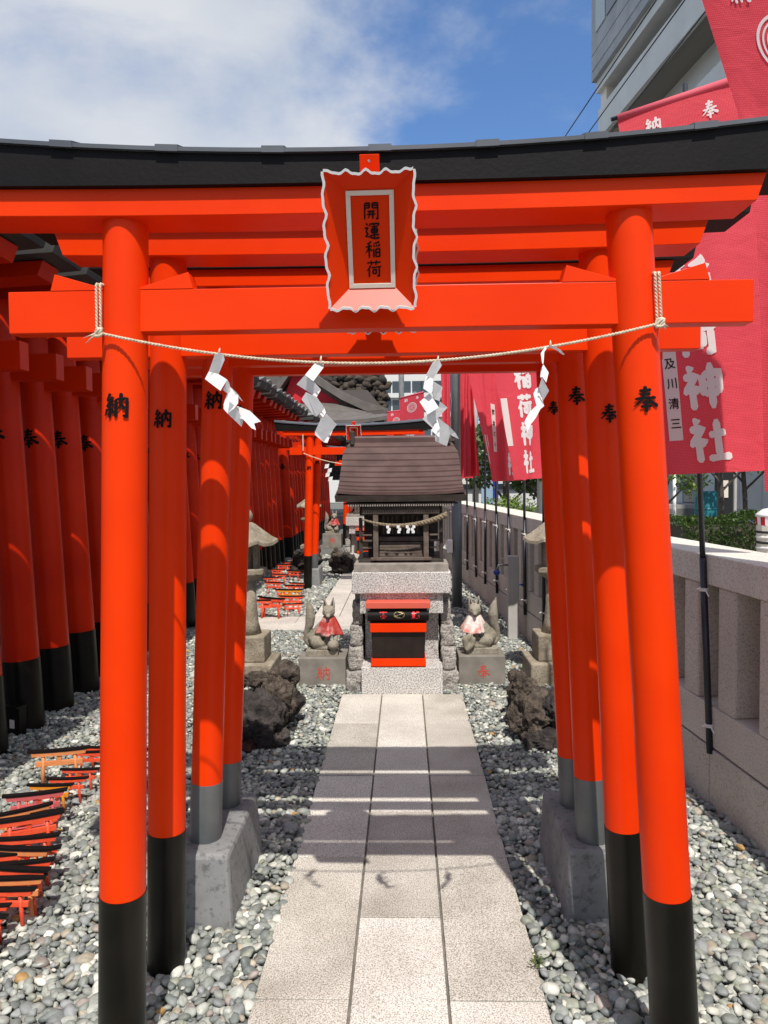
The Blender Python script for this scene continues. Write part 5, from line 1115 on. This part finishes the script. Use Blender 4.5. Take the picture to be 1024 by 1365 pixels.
tree((2.55, 13.6, 0), 2.5, 'bushy green street tree between the middle banner poles', .6, LEAF, 2400, s=.06)
tree((2.95, 15.6, 0), 3.0, 'tall dark green street tree right of the middle banner poles', .75, LEAF, 2400, s=.06)
b_ = thing('round_shrub', (1.75, 12.6, 0), 'low rounded green shrub behind the fence under the banners', 'shrub'); mb = MB(); leaves(mb, (0, 0, 1.0), .42, 2200, .03, (1.3, 1, .8), .3); mb.build('foliage', LEAFL, b_); MB().tube([(0, 0, 0), (0, 0, .9)], .03, 6).build('stem', BARK, b_)
for (px_, Y_, r_, h_, m_, lb) in ((634, 15.5, .065, 6, CONCW, 'pale concrete pole in the street left of the green trees'), (721, 13.5, .07, 5, CONCW, 'pale concrete pole in the street beside the right gate posts')):
    o = MB().tube([(0, 0, -.05), (0, 0, h_)], r_, 14).build('concrete_pole', m_, smooth=True, loc=(A(px_, 660, Y_).x, Y_, 0)); tag(o, lb, 'pole', 'concrete poles in the street')
o = MB().tube([(0, 0, -.05), (0, 0, 1.75)], .04, 10).build('white_post', WHITEB, smooth=True, loc=(A(899, 690, 17).x, 17, 0)); tag(o, 'slim white post on the pavement just right of the gate post', 'post')
t = thing('sign_board', (A(650, 660, 17).x, 17, 0), 'pale blue street sign board with a blue cover beside the concrete pole', 'sign'); MB().box(-.14, .12, -.03, .03, .9, 1.75).build('board', LBLUE, t); MB().box(.12, .24, -.05, .05, 1.1, 1.7).build('blue_cover', BLUE, t); MB().box(-.1, .1, -.02, .02, 0, .9).build('leg', POLE, t)
t = thing('low_white_building', (1.6, 42, 0), 'low white building with dark roof band beyond the end of the fence', 'building'); MB().box(0, 9, 0, 8, 0, 3.6).build('wall', BWHITE, t); MB().box(-.1, 9.1, -.15, 8, 1.05, 1.35).build('dark_band', WIRE, t); MB().box(-.1, 9.1, -.2, 8, 3.6, 3.9).build('roof_edge', CONC, t)
for k in range(5): MB().box(.6+1.7*k, 1.7+1.7*k, -.05, .02, 1.7, 3.0).build('window', GLASS, t)
p = A(941, 677, 16.2); t = thing('teal_bin', (p.x, 16.2, 0), 'teal plastic drum standing behind the hedge', 'bin'); MB().lathe([(.20, 0.3), (.23, .4), (.23, 1.25), (.19, 1.3)], 16).build('drum', TEAL, t, smooth=True)
for z_ in (.6, .9): MB().lathe([(.235, z_), (.245, z_+.02), (.235, z_+.04)], 16).build('rib', TEAL, t)
p = A(966, 660, 22); t = thing('wall_meter', (p.x, 22, 0), 'dark equipment cabinet and pipes against the grey wall between the young trees', 'cabinet'); MB().box(-.25, .2, -.1, .1, .2, 1.9).build('cabinet', WIRE, t); MB().box(-.12, .05, -.13, -.1, 1.0, 1.5).build('panel', WHITE, t); MB().tube([(.3, 0, 0), (.3, 0, 2.2)], .05, 8).build('pipe', CONCW, t)
p = A(1018, 712, 11.5); t = thing('striped_cover', (p.x+.15, 11.5, 0), 'red and white striped cover with pale canopy at the right edge behind the fence', 'cover')
MB().lathe([(.02, 1.13), (.16, 1.10), (.25, 1.03), (.26, .99)], 20).build('canopy', WHITEB, t, smooth=True)
for k in range(20):
    a, b2_ = 2*pi*k/20, 2*pi*(k+1)/20
    MB().hexa([(.24*cos(a), .24*sin(a), .86), (.24*cos(b2_), .24*sin(b2_), .86), (.22*cos(b2_), .22*sin(b2_), .86), (.22*cos(a), .22*sin(a), .86), (.25*cos(a), .25*sin(a), .995), (.25*cos(b2_), .25*sin(b2_), .995), (.23*cos(b2_), .23*sin(b2_), .995), (.23*cos(a), .23*sin(a), .995)]).build('stripe', CRIM if k % 2 else WHITEB, t)
MB().lathe([(.22, 0), (.24, .86)], 16).build('skirt', WHITE, t); 
for k in range(4): MB().lathe([(.243, .5+.08*k), (.25, .52+.08*k), (.243, .535+.08*k)], 16).build('band', WIRE if k % 2 else WHITEB, t)
